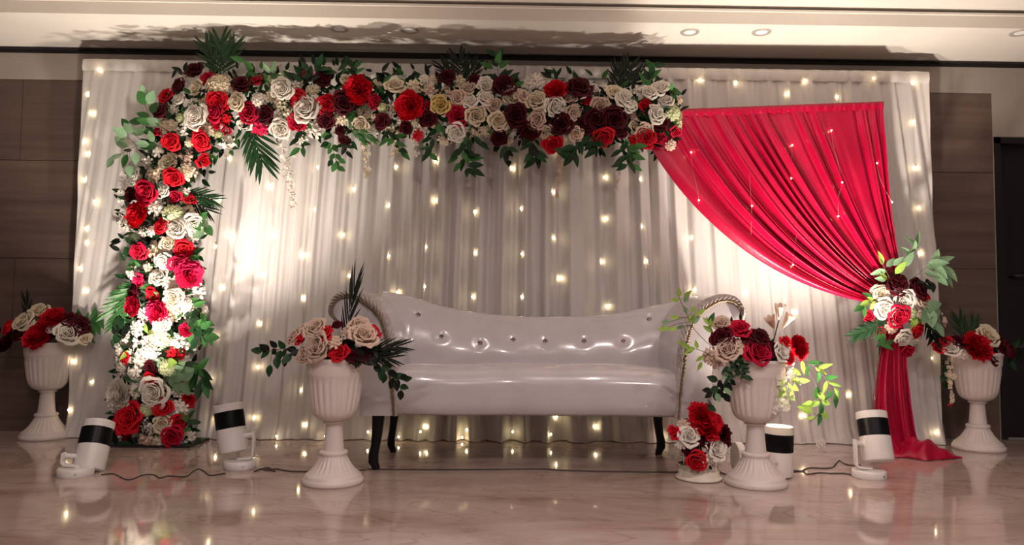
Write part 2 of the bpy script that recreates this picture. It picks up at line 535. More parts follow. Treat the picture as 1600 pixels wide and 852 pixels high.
def make_peony(seed, n=78, nm='peony_mesh'):
    rr = random.Random(seed); mb = MB()
    for i in range(n):
        t = (i + 0.5) / n
        incl = 0.08 + 1.40 * t ** 0.70           # lean away from the axis
        ln = 0.80 + 0.16 * t + rr.uniform(-0.10, 0.10)
        half = 0.95 * (1 - t) ** 2 + 0.34
        prof = []
        for k in range(6):
            v = k / 5; a = incl * (1.12 - 0.22 * v)
            prof.append((0.03 + ln * v * math.sin(a), ln * v * math.cos(a) * 0.80 - 0.10 * t))
        rev_petal(mb, i * 2.39996 + rr.uniform(-0.3, 0.3), half, prof, 4, 5, 0.075, 0.15, rr)
    mb.lathe([(0.7, -0.12), (0.5, -0.25), (0.0, -0.3)], 9)
    return mb.mesh(nm, None)

def floret(mb, c, nrm, s, n, rr, spin=None):
    q = Vector(nrm).normalized().to_track_quat('Z', 'Y')
    sp = rr.uniform(0, 6)
    c = Vector(c)
    for k in range(n):
        a = sp + 2 * PI * k / n; w = PI / n * 0.92
        pts_ = []
        for (rr_, da, z) in ((0.05, 0, 0.0), (0.55, -w * 0.9, 0.10), (1.0, -w * 0.5, 0.22), (1.08, 0, 0.18), (1.0, w * 0.5, 0.22), (0.55, w * 0.9, 0.10)):
            pts_.append(c + q @ (Vector((rr_ * math.cos(a + da), rr_ * math.sin(a + da), z)) * s))
        cen = c + q @ (Vector((0.6 * math.cos(a), 0.6 * math.sin(a), 0.03)) * s)
        mb.add(pts_ + [cen], [(0, 1, 6), (1, 2, 6), (2, 3, 6), (3, 4, 6), (4, 5, 6), (5, 0, 6)])
def make_hydrangea(seed, n=34, fs=0.30, nm='hydrangea_mesh', spread=1.0):
    rr = random.Random(seed); mb = MB()
    for i in range(n):
        t = (i + 0.5) / n
        a = i * 2.39996; inc = t ** 0.6 * 1.5
        d = Vector((math.sin(inc) * math.cos(a), math.sin(inc) * math.sin(a), math.cos(inc) * 0.75))
        floret(mb, d * 0.78 * rr.uniform(0.9, 1.08), d + Vector((0, 0, 0.3)), fs * rr.uniform(0.85, 1.15), 4, rr)
    mb.lathe([(0.0, 0.45), (0.35, 0.4), (0.6, 0.1), (0.4, -0.15), (0.0, -0.2)], 9)
    return mb.mesh(nm, None)
def make_orchid(seed, nm='orchid_mesh'):
    rr = random.Random(seed); mb = MB()
    for i in range(7):
        a = i * 2.39996; rd = 0.0 if i == 0 else 0.5
        floret(mb, (rd * math.cos(a), rd * math.sin(a), 0.18 - rd * 0.3 + rr.uniform(-.08, .08)), (rd * math.cos(a) * 1.2, rd * math.sin(a) * 1.2, 1), 0.52, 5, rr)
    mb.lathe([(0.0, 0.12), (0.4, 0.0), (0.5, -0.15), (0.0, -0.2)], 8)
    return mb.mesh(nm, None)
def make_gyp(seed, nm='gyp_mesh'):
    rr = random.Random(seed); mb = MB()
    for i in range(40):
        a = rr.uniform(0, 6.28); r_ = math.sqrt(rr.random())
        d = Vector((r_ * math.cos(a), r_ * math.sin(a), 0.4 * (1 - r_ * r_) + rr.uniform(-.15, .15)))
        floret(mb, d, d + Vector((0, 0, 0.6)), 0.12, 5, rr)
        mb.tube([(0, 0, -0.5), d * 0.5 - Vector((0, 0, 0.2)), d], 0.012, 3, False)
    return mb.mesh(nm, None)
def make_lily(seed, nm='lily_mesh'):
    rr = random.Random(seed); mb = MB()
    for i in range(6):
        prof = [(0.03, -0.7), (0.16, -0.35), (0.30, 0.1), (0.40, 0.5), (0.50, 0.8), (0.62, 1.0)]
        if i % 2: prof = [(r_ * 0.82, z + 0.04) for r_, z in prof]
        rev_petal(mb, i * PI / 3, 0.80, prof, 5, 6, 0.02, 0.40, rr)
    return mb.mesh(nm, None)
def make_leaf(width, nm, fold=0.10, curl=0.12, tip=1.0):
    mb = MB(); rows_ = []
    for i in range(8):
        x = i / 7
        w = width * (math.sin(PI * x ** (0.8 * tip)) ** 0.85) * (1 - 0.25 * x) if 0 < i < 7 else 0.004
        z = -curl * (x - 0.35) ** 2
        rows_.append([(x, -w / 2, z + fold * w), (x, -w / 4, z + fold * w * 0.35), (x, 0, z), (x, w / 4, z + fold * w * 0.35), (x, w / 2, z + fold * w)])
    mb.grid(rows_)
    return mb.mesh(nm, None)
def make_palm(seed, nm, n=15, fan=0.75, bl_=0.55, bw=0.042):
    rr = random.Random(seed); mb = MB()
    mb.tube([(x, 0, -0.1 * x * x) for x in (0, 0.25, 0.5, 0.75, 0.9)], [0.012, 0.01, 0.008, 0.006, 0.003], 5)
    for i in range(n):
        for sgn in (-1, 1):
            x0 = 0.12 + 0.78 * i / (n - 1)
            a = sgn * (fan * (1 - 0.62 * i / n)) + rr.uniform(-.06, .06)
            ln = bl_ * (0.65 + 0.5 * math.sin(PI * (0.2 + 0.65 * i / n)))
            d = Vector((math.cos(a), math.sin(a), 0)); pn = Vector((-d.y, d.x, 0)); zz = rr.uniform(-0.04, 0.1)
            rows_ = []
            for j in range(5):
                t = j / 4; w = bw * math.sin(PI * (0.12 + 0.86 * t)) ** 0.8 * (1 if j < 4 else 0.05)
                c = Vector((x0, 0, -0.1 * x0 * x0)) + d * (ln * t) + Vector((0, 0, zz * t - 0.12 * t * t))
                rows_.append([c - pn * w / 2 + Vector((0, 0, 0.012)), c, c + pn * w / 2 + Vector((0, 0, 0.012))])
            mb.grid(rows_)
    return mb.mesh(nm, None)
ROSES = [make_rose(s, 19, o_) for s, o_ in ((1, 1.0), (2, 1.05), (3, 0.95), (4, 1.1))]
BUDS = [make_rose(11, 10, 0.72, 'rosebud_mesh')]
PEON = [make_peony(s) for s in (5, 6, 7)]
HYD = [make_hydrangea(8), make_hydrangea(9, 30, 0.33)]
ORC = [make_orchid(s) for s in (21, 22, 23)]
GYP = [make_gyp(31)]
LILY = [make_lily(41)]
for me in ROSES + BUDS + PEON + HYD + ORC + GYP + LILY:
    me.materials.append(PETAL['W'])
LEAF_ME = {'p': make_leaf(0.46, 'pointed_leaf_mesh'), 'r': make_leaf(0.68, 'round_leaf_mesh', 0.06, 0.1, 1.1), 'n': make_leaf(0.34, 'narrow_leaf_mesh')}
PALM = [make_palm(51, 'palm_mesh', 8, 0.7, 0.55, 0.062), make_palm(52, 'palm_mesh', 7, 0.85, 0.62, 0.085), make_palm(53, 'fern_mesh', 16, 1.15, 0.28, 0.05)]
for me in list(LEAF_ME.values()) + PALM:
    me.materials.append(LEAF['d'])
KIND = {'r': ('rose', ROSES), 'b': ('rosebud', BUDS), 'p': ('peony', PEON), 'h': ('hydrangea', HYD), 'o': ('blossom_cluster', ORC), 'g': ('baby_breath', GYP), 'l': ('lily', LILY)}

def setmat(o, m):
    s = o.material_slots[0]
    s.link = 'OBJECT'
    s.material = m
def put_flower(root, pos, nrm, kind, colr, rad, spin=None):
    nm, lst = KIND[kind]
    o = link(nm, rnd.choice(lst), root, Vector(pos) - root.location)
    q = Vector(nrm).normalized().to_track_quat('Z', 'Y') @ Quaternion((0, 0, 1), rnd.uniform(0, 6.28) if spin is None else spin)
    o.rotation_mode = 'QUATERNION'
    o.rotation_quaternion = q
    s = rad * {'r': 1.02, 'b': 1.25, 'p': 1.0, 'h': 1.0, 'o': 1.0, 'g': 1.0, 'l': 1.1}[kind]
    o.scale = (s, s, s * rnd.uniform(0.85, 1.05))
    setmat(o, PETAL[colr])
    return o
def frame_from(d, nrm):
    d = Vector(d).normalized(); nrm = Vector(nrm)
    z = (nrm - d * nrm.dot(d))
    z = z.normalized() if z.length > 1e-4 else d.orthogonal().normalized()
    y = z.cross(d)
    return Matrix((d, y, z)).transposed().to_quaternion()
def put_leaf(parent, root, pos, d, nrm, ln, shape, colr, name='leaf'):
    o = link(name, LEAF_ME[shape], parent, Vector(pos) - root.location)
    o.rotation_mode = 'QUATERNION'
    o.rotation_quaternion = frame_from(d, nrm)
    o.scale = (ln, ln, ln)
    setmat(o, LEAF[colr])
    return o
def put_palm(root, p0, p1, colr='d', kind=0, nrm=(0, -1, 0.1), name='palm_frond', wid=1.0):
    d = Vector(p1) - Vector(p0); ln = d.length / 1.05
    o = link(name, PALM[kind], root, Vector(p0) - root.location)
    o.rotation_mode = 'QUATERNION'
    o.rotation_quaternion = frame_from(d, nrm)
    o.scale = (ln, ln * wid, ln)
    setmat(o, LEAF[colr])
    return o
def sprig(root, path, n, ln, shape, colr, ends=True, name='leaf_sprig', spread=0.95, rad=0.0016):
    """a stem with alternate leaves as sub-parts"""
    path = catmull(path, 5)
    b = MB(root.location)
    b.tube(path, [rad * (1 - 0.5 * i / len(path)) for i in range(len(path))], 5)
    st = b.build(name, M['stem'], root)
    N = len(path) - 1
    for i in range(n):
        t = (0.22 + 0.75 * i / max(1, n - 1)) * N
        k = min(int(t), N - 1); p = path[k].lerp(path[k + 1], t - k)
        tg = (path[k + 1] - path[k]).normalized()
        side = Vector((0, -1, 0)).cross(tg).normalized() * (1 if i % 2 else -1)
        d = tg * rnd.uniform(0.35, 0.7) + side * spread * rnd.uniform(0.7, 1.1) + Vector((0, rnd.uniform(-0.4, 0.15), -0.1))
        put_leaf(st, root, p, d, Vector((rnd.uniform(-.5, .5), -1, rnd.uniform(-.2, .7))), ln * rnd.uniform(0.8, 1.15), shape, colr if isinstance(colr, str) and len(colr) == 1 else rnd.choice(colr))
    if ends:
        tg = (path[-1] - path[-2]).normalized()
        put_leaf(st, root, path[-1], tg + Vector((0, -0.1, 0)), (rnd.uniform(-.4, .4), -1, 0.3), ln, shape, colr if len(colr) == 1 else rnd.choice(colr))
    return st
def px_leaves(root, Y, stem_px, leaves, ln_px, shape, colr, name='leaf_sprig', jitter=0.03):
    """stem through given picture points at depth Y, one leaf centred on each listed point"""
    path = [at(x, y, Y) for x, y in stem_px]
    pc = catmull(path, 5)
    b = MB(root.location); b.tube(pc, 0.0014, 5)
    st = b.build(name, M['stem'], root)
    for (x, y) in leaves:
        c = at(x, y, Y + rnd.uniform(-jitter, jitter) * 0.6)
        k = min(range(len(pc)), key=lambda i: (pc[i] - c).length)
        near = pc[max(0, k - 1)]
        d = (c - near)
        ln = ln_px * 1.32 / ppm(Y) * rnd.uniform(0.85, 1.15)
        if d.length < ln * 0.2: d = pc[min(k + 1, len(pc) - 1)] - near + Vector((0.001, 0, 0.002))
        d = d.normalized() + Vector((rnd.uniform(-.2, .2), rnd.uniform(-.3, .1), rnd.uniform(-.2, .2)))
        d.normalize()
        base = c - d * ln * 0.5
        put_leaf(st, root, base, d, (rnd.uniform(-.4, .4), -1, rnd.uniform(0, .5)), ln, shape, colr if len(colr) == 1 else rnd.choice(colr))
        if (base - near).length > ln * 0.3:
            bb = MB(root.location); bb.tube([near, near.lerp(base, 0.6) + Vector((0, 0, 0.003)), base], 0.0010, 4, False)
            bb.build('petiole', M['stem'], st)
    return st
def blossom_strand(root, path, n, s, colr='W', name='blossom_strand', width=0.012):
    path = catmull(path, 6)
    b = MB(root.location)
    b.tube(path, 0.001, 4)
    for i in range(n):
        t = rnd.random() ** 0.8 * (len(path) - 1); k = min(int(t), len(path) - 2)
        p = path[k].lerp(path[k + 1], t - k)
        w = width * (1.25 - t / len(path))
        p = p + Vector((rnd.gauss(0, w), rnd.gauss(-0.004, w * 0.7), rnd.gauss(0, w * 0.6)))
        floret(b, p, (rnd.uniform(-.7, .7), -1, rnd.uniform(-.5, .6)), s * rnd.uniform(0.8, 1.2), 4, rnd)
    return b.build(name, PETAL[colr], root)

# ------------------------------------------------------------------ floral arch
ARCH_Y = -0.14
axis_px = [(243, 700), (240, 610), (252, 500), (250, 400), (252, 300), (275, 215), (330, 168), (430, 160), (560, 162), (700, 166), (850, 172), (980, 180), (1060, 190)]
HW = 62.0
def arch_off(x, y):
    """signed offset from the arch's centre line (picture units) -> direction and distance"""
    best = None
    for i in range(len(axis_px) - 1):
        a = Vector(axis_px[i]); c = Vector(axis_px[i + 1]); p = Vector((x, y)); ab = c - a
        t = max(0, min(1, (p - a).dot(ab) / ab.dot(ab))); q = a + ab * t
        dv = p - q
        if best is None or dv.length < best[0]: best = (dv.length, dv)
    return best
def arch_pos(x, y, extra=0.0):
    dl, dv = arch_off(x, y)
    t = min(1, dl / HW)
    Y = ARCH_Y - 0.13 * math.sqrt(max(0, 1 - t * t)) - extra
    nrm = Vector((dv.x / HW * 0.75, -1.0, -dv.y / HW * 0.75))
    return at(x, y, Y), nrm, Y
base = atz(243, 704, 0); base.y = ARCH_Y
arch = thing('floral_arch', base, 'large arch of red, burgundy and white artificial flowers before the white drape', 'floral arch')
fl = [
 # corner
 (305,111,'r','B',14),(327,125,'r','C',13),(281,136,'r','B',15),(261,151,'r','R',14),(282,156,'r','W',12),(308,139,'b','K',13),(344,136,'h','K',23),(378,133,'r','B',16),
 (371,161,'r','K',16),(341,158,'r','R',17),(337,176,'r','C',16),(310,184,'r','W',21),(253,176,'r','B',14),(390,176,'r','C',16),(413,178,'r','B',15),(383,192,'b','W',14),
 (351,184,'o','R',11),(405,199,'o','P',15),(437,202,'r','W',15),(442,141,'r','W',18),(437,161,'o','K',13),(265,198,'o','K',19),(268,221,'r','R',14),(316,219,'r','R',17),
 (318,250,'b','R',12),(265,254,'r','K',15),(288,244,'o','E',13),(243,272,'o','K',17),(215,277,'r','W',14),(272,278,'r','R',16),(293,270,'o','K',15),(249,232,'o','W',15),
 (355,222,'o','W',14),(300,160,'o','W',10),(325,203,'o','K',12),(292,205,'o','W',13),(360,140,'o','W',12),(405,160,'h','W',16),(290,118,'o','W',9),
 # column, middle
 (230,300,'r','C',18),(206,304,'r','B',11),(256,297,'r','W',12),(274,307,'b','C',11),(296,312,'b','R',11),(288,302,'o','W',11),(216,335,'p','R',22),(243,323,'o','W',15),
 (271,336,'h','G',17),(292,330,'o','K',16),(255,354,'r','R',14),(238,360,'o','W',11),(275,357,'r','W',16),(302,352,'r','W',17),(197,352,'o','W',13),(218,392,'r','C',15),
 (243,394,'o','K',18),(263,380,'r','K',14),(257,408,'r','W',14),(288,390,'r','R',16),(278,412,'r','P',15),(294,428,'p','P',23),(206,426,'o','W',13),(218,438,'b','P',11),
 (250,433,'r','W',15),(267,441,'o','W',13),(212,456,'r','B',13),(240,460,'r','R',13),(209,478,'p','C',17),(247,488,'p','P',20),(270,467,'r','K',17),(302,457,'o','W',17),
 (222,492,'o','W',13),(272,492,'o','K',13),(315,485,'o','W',11),(228,318,'o','W',10),(300,372,'o','W',11),(205,372,'o','K',10),(310,335,'o','W',10),(230,420,'o','K',11),
 (282,455,'o','W',13),(295,478,'h','W',14),
 # column, bottom
 (214,511,'o','W',16),(291,515,'p','P',12),(281,533,'o','W',17),(251,528,'h','G',20),(236,551,'h','W',17),(199,560,'b','R',12),(189,545,'o','W',12),(189,575,'o','W',13),
 (212,562,'o','W',16),(210,585,'o','W',15),(276,553,'o','R',15),(276,549,'o','W',9),(288,567,'o','W',12),(236,593,'r','R',13),(188,618,'p','W',26),(245,611,'r','W',24),
 (205,655,'r','R',24),(255,637,'r','R',16),(295,624,'b','R',12),(279,638,'o','W',14),(281,659,'r','R',13),(253,663,'r','K',14),(231,666,'g','W',15),(269,683,'r','C',16),
 (291,683,'o','W',14),(227,689,'o','E',17),(247,692,'o','K',13),(213,610,'o','W',12),(183,598,'o','W',11),(230,534,'o','W',13),(262,575,'h','G',15),(255,508,'r','W',13),
 (298,540,'o','W',12),(196,525,'o','W',12),(300,497,'o','W',13),(185,640,'o','W',10),(290,600,'o','W',9),
 # beam, left
 (468,157,'r','R',15),(480,172,'r','W',23),(510,165,'r','R',16),(465,192,'r','C',14),(493,201,'o','W',16),(510,188,'r','B',14),(507,122,'r','B',16),(537,159,'r','B',17),
 (560,142,'p','R',25),(586,159,'r','C',12),(531,184,'o','K',13),(566,176,'o','K',13),(563,194,'r','K',13),(577,168,'o','W',9),(538,218,'r','B',10),(617,136,'r','K',16),
 (542,126,'r','K',11),(641,166,'p','R',25),(648,136,'o','K',15),(672,140,'o','E',13),(597,190,'r','B',14),(669,186,'r','B',14),(688,165,'r','Y',15),(701,142,'o','E',14),
 (715,154,'r','E',14),(732,140,'r','E',13),(699,122,'r','B',14),(715,181,'r','C',17),(614,168,'o','W',10),(607,183,'o','W',10),(613,203,'o','K',13),(651,212,'o','R',11),
 (648,206,'o','W',10),(714,206,'r','W',16),(696,216,'o','K',13),(634,201,'r','B',11),(454,178,'o','K',13),(590,130,'o','K',9),(520,145,'o','W',8),(580,205,'o','W',12),
 (470,215,'o','W',11),(425,150,'o','K',11),(660,200,'o','W',11),(683,195,'o','K',10),
 # beam, right
 (759,135,'r','W',14),(758,155,'r','W',14),(771,165,'r','E',12),(788,137,'r','B',19),(800,150,'r','K',15),(816,153,'r','E',14),(838,128,'h','W',20),(838,159,'r','K',18),
 (866,167,'r','W',19),(869,142,'p','R',20),(903,140,'r','B',21),(892,156,'b','E',12),(896,176,'r','E',14),(840,188,'r','E',17),(854,206,'r','K',13),(805,181,'r','B',19),
 (779,188,'r','K',16),(744,181,'r','K',16),(781,213,'r','B',15),(828,206,'r','B',16),(876,194,'r','B',19),(864,225,'r','R',15),(931,186,'r','B',19),(960,185,'r','B',20),
 (944,213,'r','R',18),(899,208,'r','E',13),(938,166,'r','E',16),(928,142,'b','W',11),(962,147,'r','K',16),(976,156,'r','W',17),(984,167,'r','W',11),(1006,168,'b','R',12),
 (1013,147,'r','W',16),(1031,140,'r','W',15),(1024,180,'r','W',18),(1048,177,'h','G',16),(1033,192,'r','B',14),(1005,204,'r','E',14),(990,198,'b','K',12),(986,222,'b','R',11),
 (1010,216,'r','R',16),(725,206,'o','W',12),(742,205,'o','K',11),(800,205,'o','W',9),(915,195,'r','B',15),(850,140,'o','W',9),(760,205,'o','K',10),(995,140,'o','W',12),
 (882,212,'o','W',9),(967,205,'r','B',13),(735,160,'r','W',13),(820,130,'o','W',10),(1040,160,'r','W',13),
]
frnd = random.Random(99)
tries = 0
while tries < 6000:
    tries += 1
    i = frnd.randrange(len(axis_px) - 1)
    a, c = Vector(axis_px[i]), Vector(axis_px[i + 1])
    if frnd.random() > (c - a).length / 150: continue
    t_ = (c - a).normalized(); nn = Vector((-t_.y, t_.x))
    q = a.lerp(c, frnd.random()) + nn * frnd.uniform(-0.78, 0.78) * 56
    if not (q.y > 108 and q.y < 695): continue
    r_ = frnd.choice((8, 9, 10, 11, 12))
    if all((q - Vector((g[0], g[1]))).length > g[4] * 0.80 + r_ * 0.72 for g in fl):
        right = q.x > 730
        kind, colr = frnd.choice([('o', 'K'), ('o', 'E'), ('r', 'B'), ('r', 'B'), ('b', 'C'), ('o', 'W')] if right else [('o', 'W'), ('o', 'W'), ('o', 'K'), ('b', 'C'), ('r', 'B'), ('h', 'G')])
        fl.append((q.x, q.y, kind, colr, r_))
for (x, y, k, c, r_) in fl:
    big = {'p': 0.03, 'r': 0.02}.get(k, 0.0) * (r_ / 18)
    p, nrm, Y = arch_pos(x, y, big + rnd.uniform(0, 0.02))
    nrm = nrm + Vector((rnd.uniform(-.35, .35), 0, rnd.uniform(-.35, .35)))
    put_flower(arch, p, nrm, k, c, r_ * 1.06 / ppm(Y))
# dark foliage bed that fills the gaps
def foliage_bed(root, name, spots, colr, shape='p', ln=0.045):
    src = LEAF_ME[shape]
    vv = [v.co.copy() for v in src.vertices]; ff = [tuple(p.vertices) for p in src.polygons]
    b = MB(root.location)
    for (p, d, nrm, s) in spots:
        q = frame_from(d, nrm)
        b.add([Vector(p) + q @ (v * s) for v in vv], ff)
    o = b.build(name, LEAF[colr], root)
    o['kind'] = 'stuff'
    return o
spots = {'d': [], 'g': [], 'k': []}
acc = [0]
seg = [(Vector(axis_px[i]), Vector(axis_px[i + 1])) for i in range(len(axis_px) - 1)]
tot = sum((c - a).length for a, c in seg)
for n_ in range(3000):
    w = rnd.uniform(0, tot)
    for a, c in seg:
        l_ = (c - a).length
        if w <= l_: break
        w -= l_
    t_ = (c - a).normalized(); nn = Vector((-t_.y, t_.x))
    off = max(-1.12, min(1.12, rnd.gauss(0, 0.48)))
    hw = 52 if a.x > 280 else 56
    q = a + t_ * w + nn * off * hw
    dl = min(1, abs(off))
    Y = ARCH_Y - 0.10 * math.sqrt(max(0, 1 - dl * dl)) + rnd.uniform(-0.045, 0.03)
    p = at(q.x, q.y, Y)
    d = Vector((rnd.uniform(-1, 1) + nn.x * off, rnd.uniform(-.7, .1), rnd.uniform(-1, 1) - nn.y * off))
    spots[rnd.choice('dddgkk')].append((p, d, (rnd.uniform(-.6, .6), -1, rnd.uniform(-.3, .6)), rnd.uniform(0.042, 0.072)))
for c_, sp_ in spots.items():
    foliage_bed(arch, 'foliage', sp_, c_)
# carrying frame: post, beam, right post and foot plates
fb = MB(arch.location)
post = [at(x, y, ARCH_Y + 0.03) for (x, y) in axis_px]
x_post = base.x
barz = at(700, 166, ARCH_Y).z
rx = at(1383, 300, -0.20).x
fb.tube([(x_post, ARCH_Y + 0.03, 0.0), (x_post, ARCH_Y + 0.03, at(250, 300, ARCH_Y).z), at(275, 215, ARCH_Y + 0.03), at(330, 168, ARCH_Y + 0.03)] + [at(x, y, ARCH_Y + 0.03) for x, y in ((560, 162), (850, 172), (1050, 186))], 0.02, 10)
fb.build('frame_tube', M['frame'], arch)
fb = MB(arch.location); fb.box((x_post - 0.27, ARCH_Y - 0.16, 0.0), (x_post + 0.15, ARCH_Y + 0.10, 0.012)); fb.build('foot_plate', M['frame'], arch, smooth=False)

def ap(x, y, e=0.0):
    return arch_pos(x, y, e)[0]
# palm fronds
for (a, c, k, col) in [((345, 118), (343, 60), 1, 'd'), ((345, 118), (318, 66), 0, 'd'), ((348, 118), (366, 66), 0, 'd'), ((392, 190), (410, 258), 1, 'd'), ((388, 195), (396, 250), 0, 'd'),
                       ((285, 300), (335, 312), 0, 'd'), ((283, 298), (326, 330), 0, 'k'), ((216, 440), (172, 492), 1, 'e'), ((215, 445), (180, 508), 0, 'g'), ((212, 440), (180, 462), 0, 'g'),
                       ((728, 138), (716, 88), 1, 'k'), ((726, 138), (746, 96), 0, 'k'), ((722, 140), (690, 100), 0, 'k'), ((965, 150), (985, 100), 1, 'k'), ((962, 152), (966, 102), 0, 'k'), ((965, 148), (1005, 112), 0, 'k')]:
    put_palm(arch, at(a[0], a[1], ARCH_Y - 0.10), at(c[0], c[1], ARCH_Y - 0.09), col, k)
# leaf sprigs: (stem points, leaves, leaf length px, shape, colours, depth)
SP = [
 ([(285, 215), (240, 190), (222, 150)], [(224, 142), (221, 153), (236, 152), (241, 168), (223, 180), (238, 190), (225, 190), (212, 190), (232, 205), (216, 206)], 17, 'r', 'eg'),
 ([(270, 235), (225, 225), (175, 248)], [(195, 192), (187, 220), (190, 226), (222, 225), (231, 229), (236, 213), (200, 200), (172, 254), (195, 252), (180, 246), (203, 268), (212, 248), (187, 206)], 17, 'r', 'eeg'),
 ([(318, 235), (345, 220), (363, 240)], [(344, 216), (352, 222), (362, 239), (333, 245), (339, 235), (331, 232)], 15, 'p', 'gd'),
 ([(420, 150), (425, 118), (440, 100)], [(416, 106), (428, 105), (416, 121), (440, 122), (447, 115), (430, 118), (387, 101), (395, 116), (370, 92)], 16, 'p', 'eg'),
 ([(470, 140), (485, 115), (500, 105)], [(465, 110), (476, 103), (484, 112), (495, 102), (506, 108), (515, 112), (490, 122), (478, 122), (462, 120), (452, 118), (500, 95)], 19, 'p', 'kd'),
 ([(557, 130), (552, 108), (545, 95)], [(545, 96), (536, 104), (560, 100), (552, 108), (563, 110), (549, 112)], 17, 'p', 'gd'),
 ([(470, 190), (470, 220), (475, 240)], [(479, 225), (474, 238), (459, 222), (460, 238), (466, 212)], 15, 'p', 'gd'),
 ([(525, 195), (520, 230), (530, 266)], [(512, 215), (507, 226), (515, 236), (524, 232), (519, 246), (529, 246), (516, 255), (527, 257), (533, 264), (522, 262), (535, 252), (508, 212), (512, 228)], 11, 'r', 'ggd'),
 ([(545, 200), (540, 225), (546, 242)], [(537, 235), (546, 242), (532, 228), (549, 230)], 14, 'p', 'dk'),
 ([(605, 195), (615, 220), (630, 240)], [(602, 212), (610, 222), (600, 222), (627, 226), (630, 236), (626, 212), (616, 214), (634, 243)], 17, 'p', 'gd'),
 ([(685, 190), (675, 225), (668, 245)], [(685, 200), (675, 208), (690, 202), (666, 219), (675, 226), (664, 232), (678, 246), (668, 240), (664, 246)], 17, 'p', 'ddg'),
 ([(735, 200), (722, 240), (740, 270)], [(707, 250), (714, 262), (722, 258), (735, 240), (728, 248), (740, 244), (744, 258), (738, 270), (747, 270), (748, 222), (757, 228), (733, 228), (722, 232), (713, 240), (730, 270), (745, 248), (726, 225)], 18, 'p', 'ddg'),
 ([(795, 205), (792, 230), (796, 260)], [(786, 238), (796, 240), (801, 234), (795, 255), (791, 246)], 17, 'p', 'dk'),
 ([(830, 200), (835, 230), (842, 262)], [(822, 228), (830, 232), (838, 240), (826, 246), (828, 255), (841, 255), (846, 248), (834, 236), (820, 220), (847, 242)], 18, 'p', 'dk'),
 ([(905, 205), (900, 232), (885, 255)], [(880, 244), (888, 250), (893, 236), (900, 250), (897, 242), (908, 232), (904, 224), (878, 236), (916, 226), (886, 232)], 19, 'p', 'd'),
 ([(925, 205), (928, 225), (930, 240)], [(920, 228), (930, 236), (936, 226), (922, 240), (933, 216), (914, 220)], 18, 'p', 'dk'),
 ([(975, 205), (982, 235), (990, 262)], [(974, 230), (990, 236), (998, 246), (983, 248), (988, 262), (996, 263), (970, 250), (964, 258), (971, 262), (980, 226), (994, 230), (1002, 228), (962, 240)], 17, 'p', 'dg'),
 ([(785, 140), (778, 110), (774, 82)], [(767, 82), (781, 84), (773, 98), (788, 100), (760, 102), (779, 90), (786, 116), (794, 114), (803, 120), (764, 120), (810, 132)], 17, 'p', 'ddg'),
 ([(1010, 140), (1020, 115), (1022, 98)], [(1016, 102), (1031, 102), (1024, 116), (1010, 116), (1004, 123), (1012, 134), (1018, 108)], 18, 'p', 'dg'),
 ([(1030, 150), (1045, 142), (1052, 140)], [(1047, 138), (1052, 146), (1056, 143)], 19, 'p', 'gl'),
 ([(915, 140), (925, 130), (935, 135)], [(916, 127), (932, 150), (941, 143), (853, 117)], 16, 'p', 'dk'),
 ([(295, 130), (280, 112), (270, 108)], [(276, 108), (283, 114), (290, 104), (272, 116)], 14, 'p', 'k'),
 ([(300, 345), (315, 345), (325, 358)], [(318, 338), (326, 360), (310, 366), (320, 350), (308, 352)], 17, 'r', 'eg'),
 ([(215, 345), (205, 365), (198, 376)], [(205, 378), (212, 370), (200, 366), (222, 352), (197, 394)], 16, 'p', 'de'),
 ([(215, 392), (222, 412), (232, 425)], [(216, 402), (226, 410), (206, 412), (310, 392), (304, 402), (232, 428), (243, 428)], 15, 'p', 'dg'),
 ([(245, 425), (248, 445), (240, 462)], [(249, 440), (240, 438), (256, 443), (240, 460), (246, 468), (232, 447)], 15, 'p', 'gl'),
 ([(290, 470), (310, 485), (320, 505)], [(303, 470), (295, 483), (306, 490), (318, 497), (326, 505), (300, 500), (320, 525), (328, 530), (308, 508), (312, 475)], 18, 'p', 'dg'),
 ([(285, 500), (310, 515), (328, 528)], [(298, 512), (309, 519), (318, 532), (325, 518), (331, 527), (322, 508), (296, 528), (303, 538)], 17, 'r', 'dg'),
 ([(275, 560), (300, 575), (320, 590)], [(310, 580), (320, 586), (305, 590), (315, 602), (325, 600), (300, 570), (318, 568), (310, 612), (300, 600), (322, 610)], 21, 'p', 'dg'),
 ([(250, 560), (262, 580), (285, 600)], [(255, 570), (265, 568), (262, 582), (275, 578), (258, 590), (268, 594), (280, 590), (290, 580), (295, 585), (277, 604), (290, 608), (283, 572), (271, 584)], 19, 'r', 'el'),
 ([(225, 505), (228, 515), (232, 525)], [(227, 513), (235, 520), (246, 515), (270, 525), (195, 555)], 16, 'p', 'l'),
 ([(205, 535), (190, 525), (180, 520)], [(190, 522), (182, 530), (197, 515), (185, 505), (180, 515)], 17, 'r', 'kd'),
 ([(220, 690), (190, 700), (170, 692)], [(180, 690), (190, 704), (203, 706), (215, 708), (172, 700), (178, 684), (230, 706), (195, 695)], 22, 'p', 'kd'),
 ([(270, 690), (290, 660), (300, 645)], [(303, 660), (299, 647), (292, 672), (296, 652), (285, 648)], 15, 'p', 'dg'),
 ([(265, 630), (230, 630), (220, 620)], [(225, 625), (232, 640), (240, 630), (222, 638), (245, 650)], 18, 'p', 'k'),
]
for (st, lv, lp, sh, cs) in SP:
    dmin = min(arch_pos(*st[0])[2], ARCH_Y - 0.05)
    px_leaves(arch, dmin - 0.02, st, lv, lp, sh, cs)
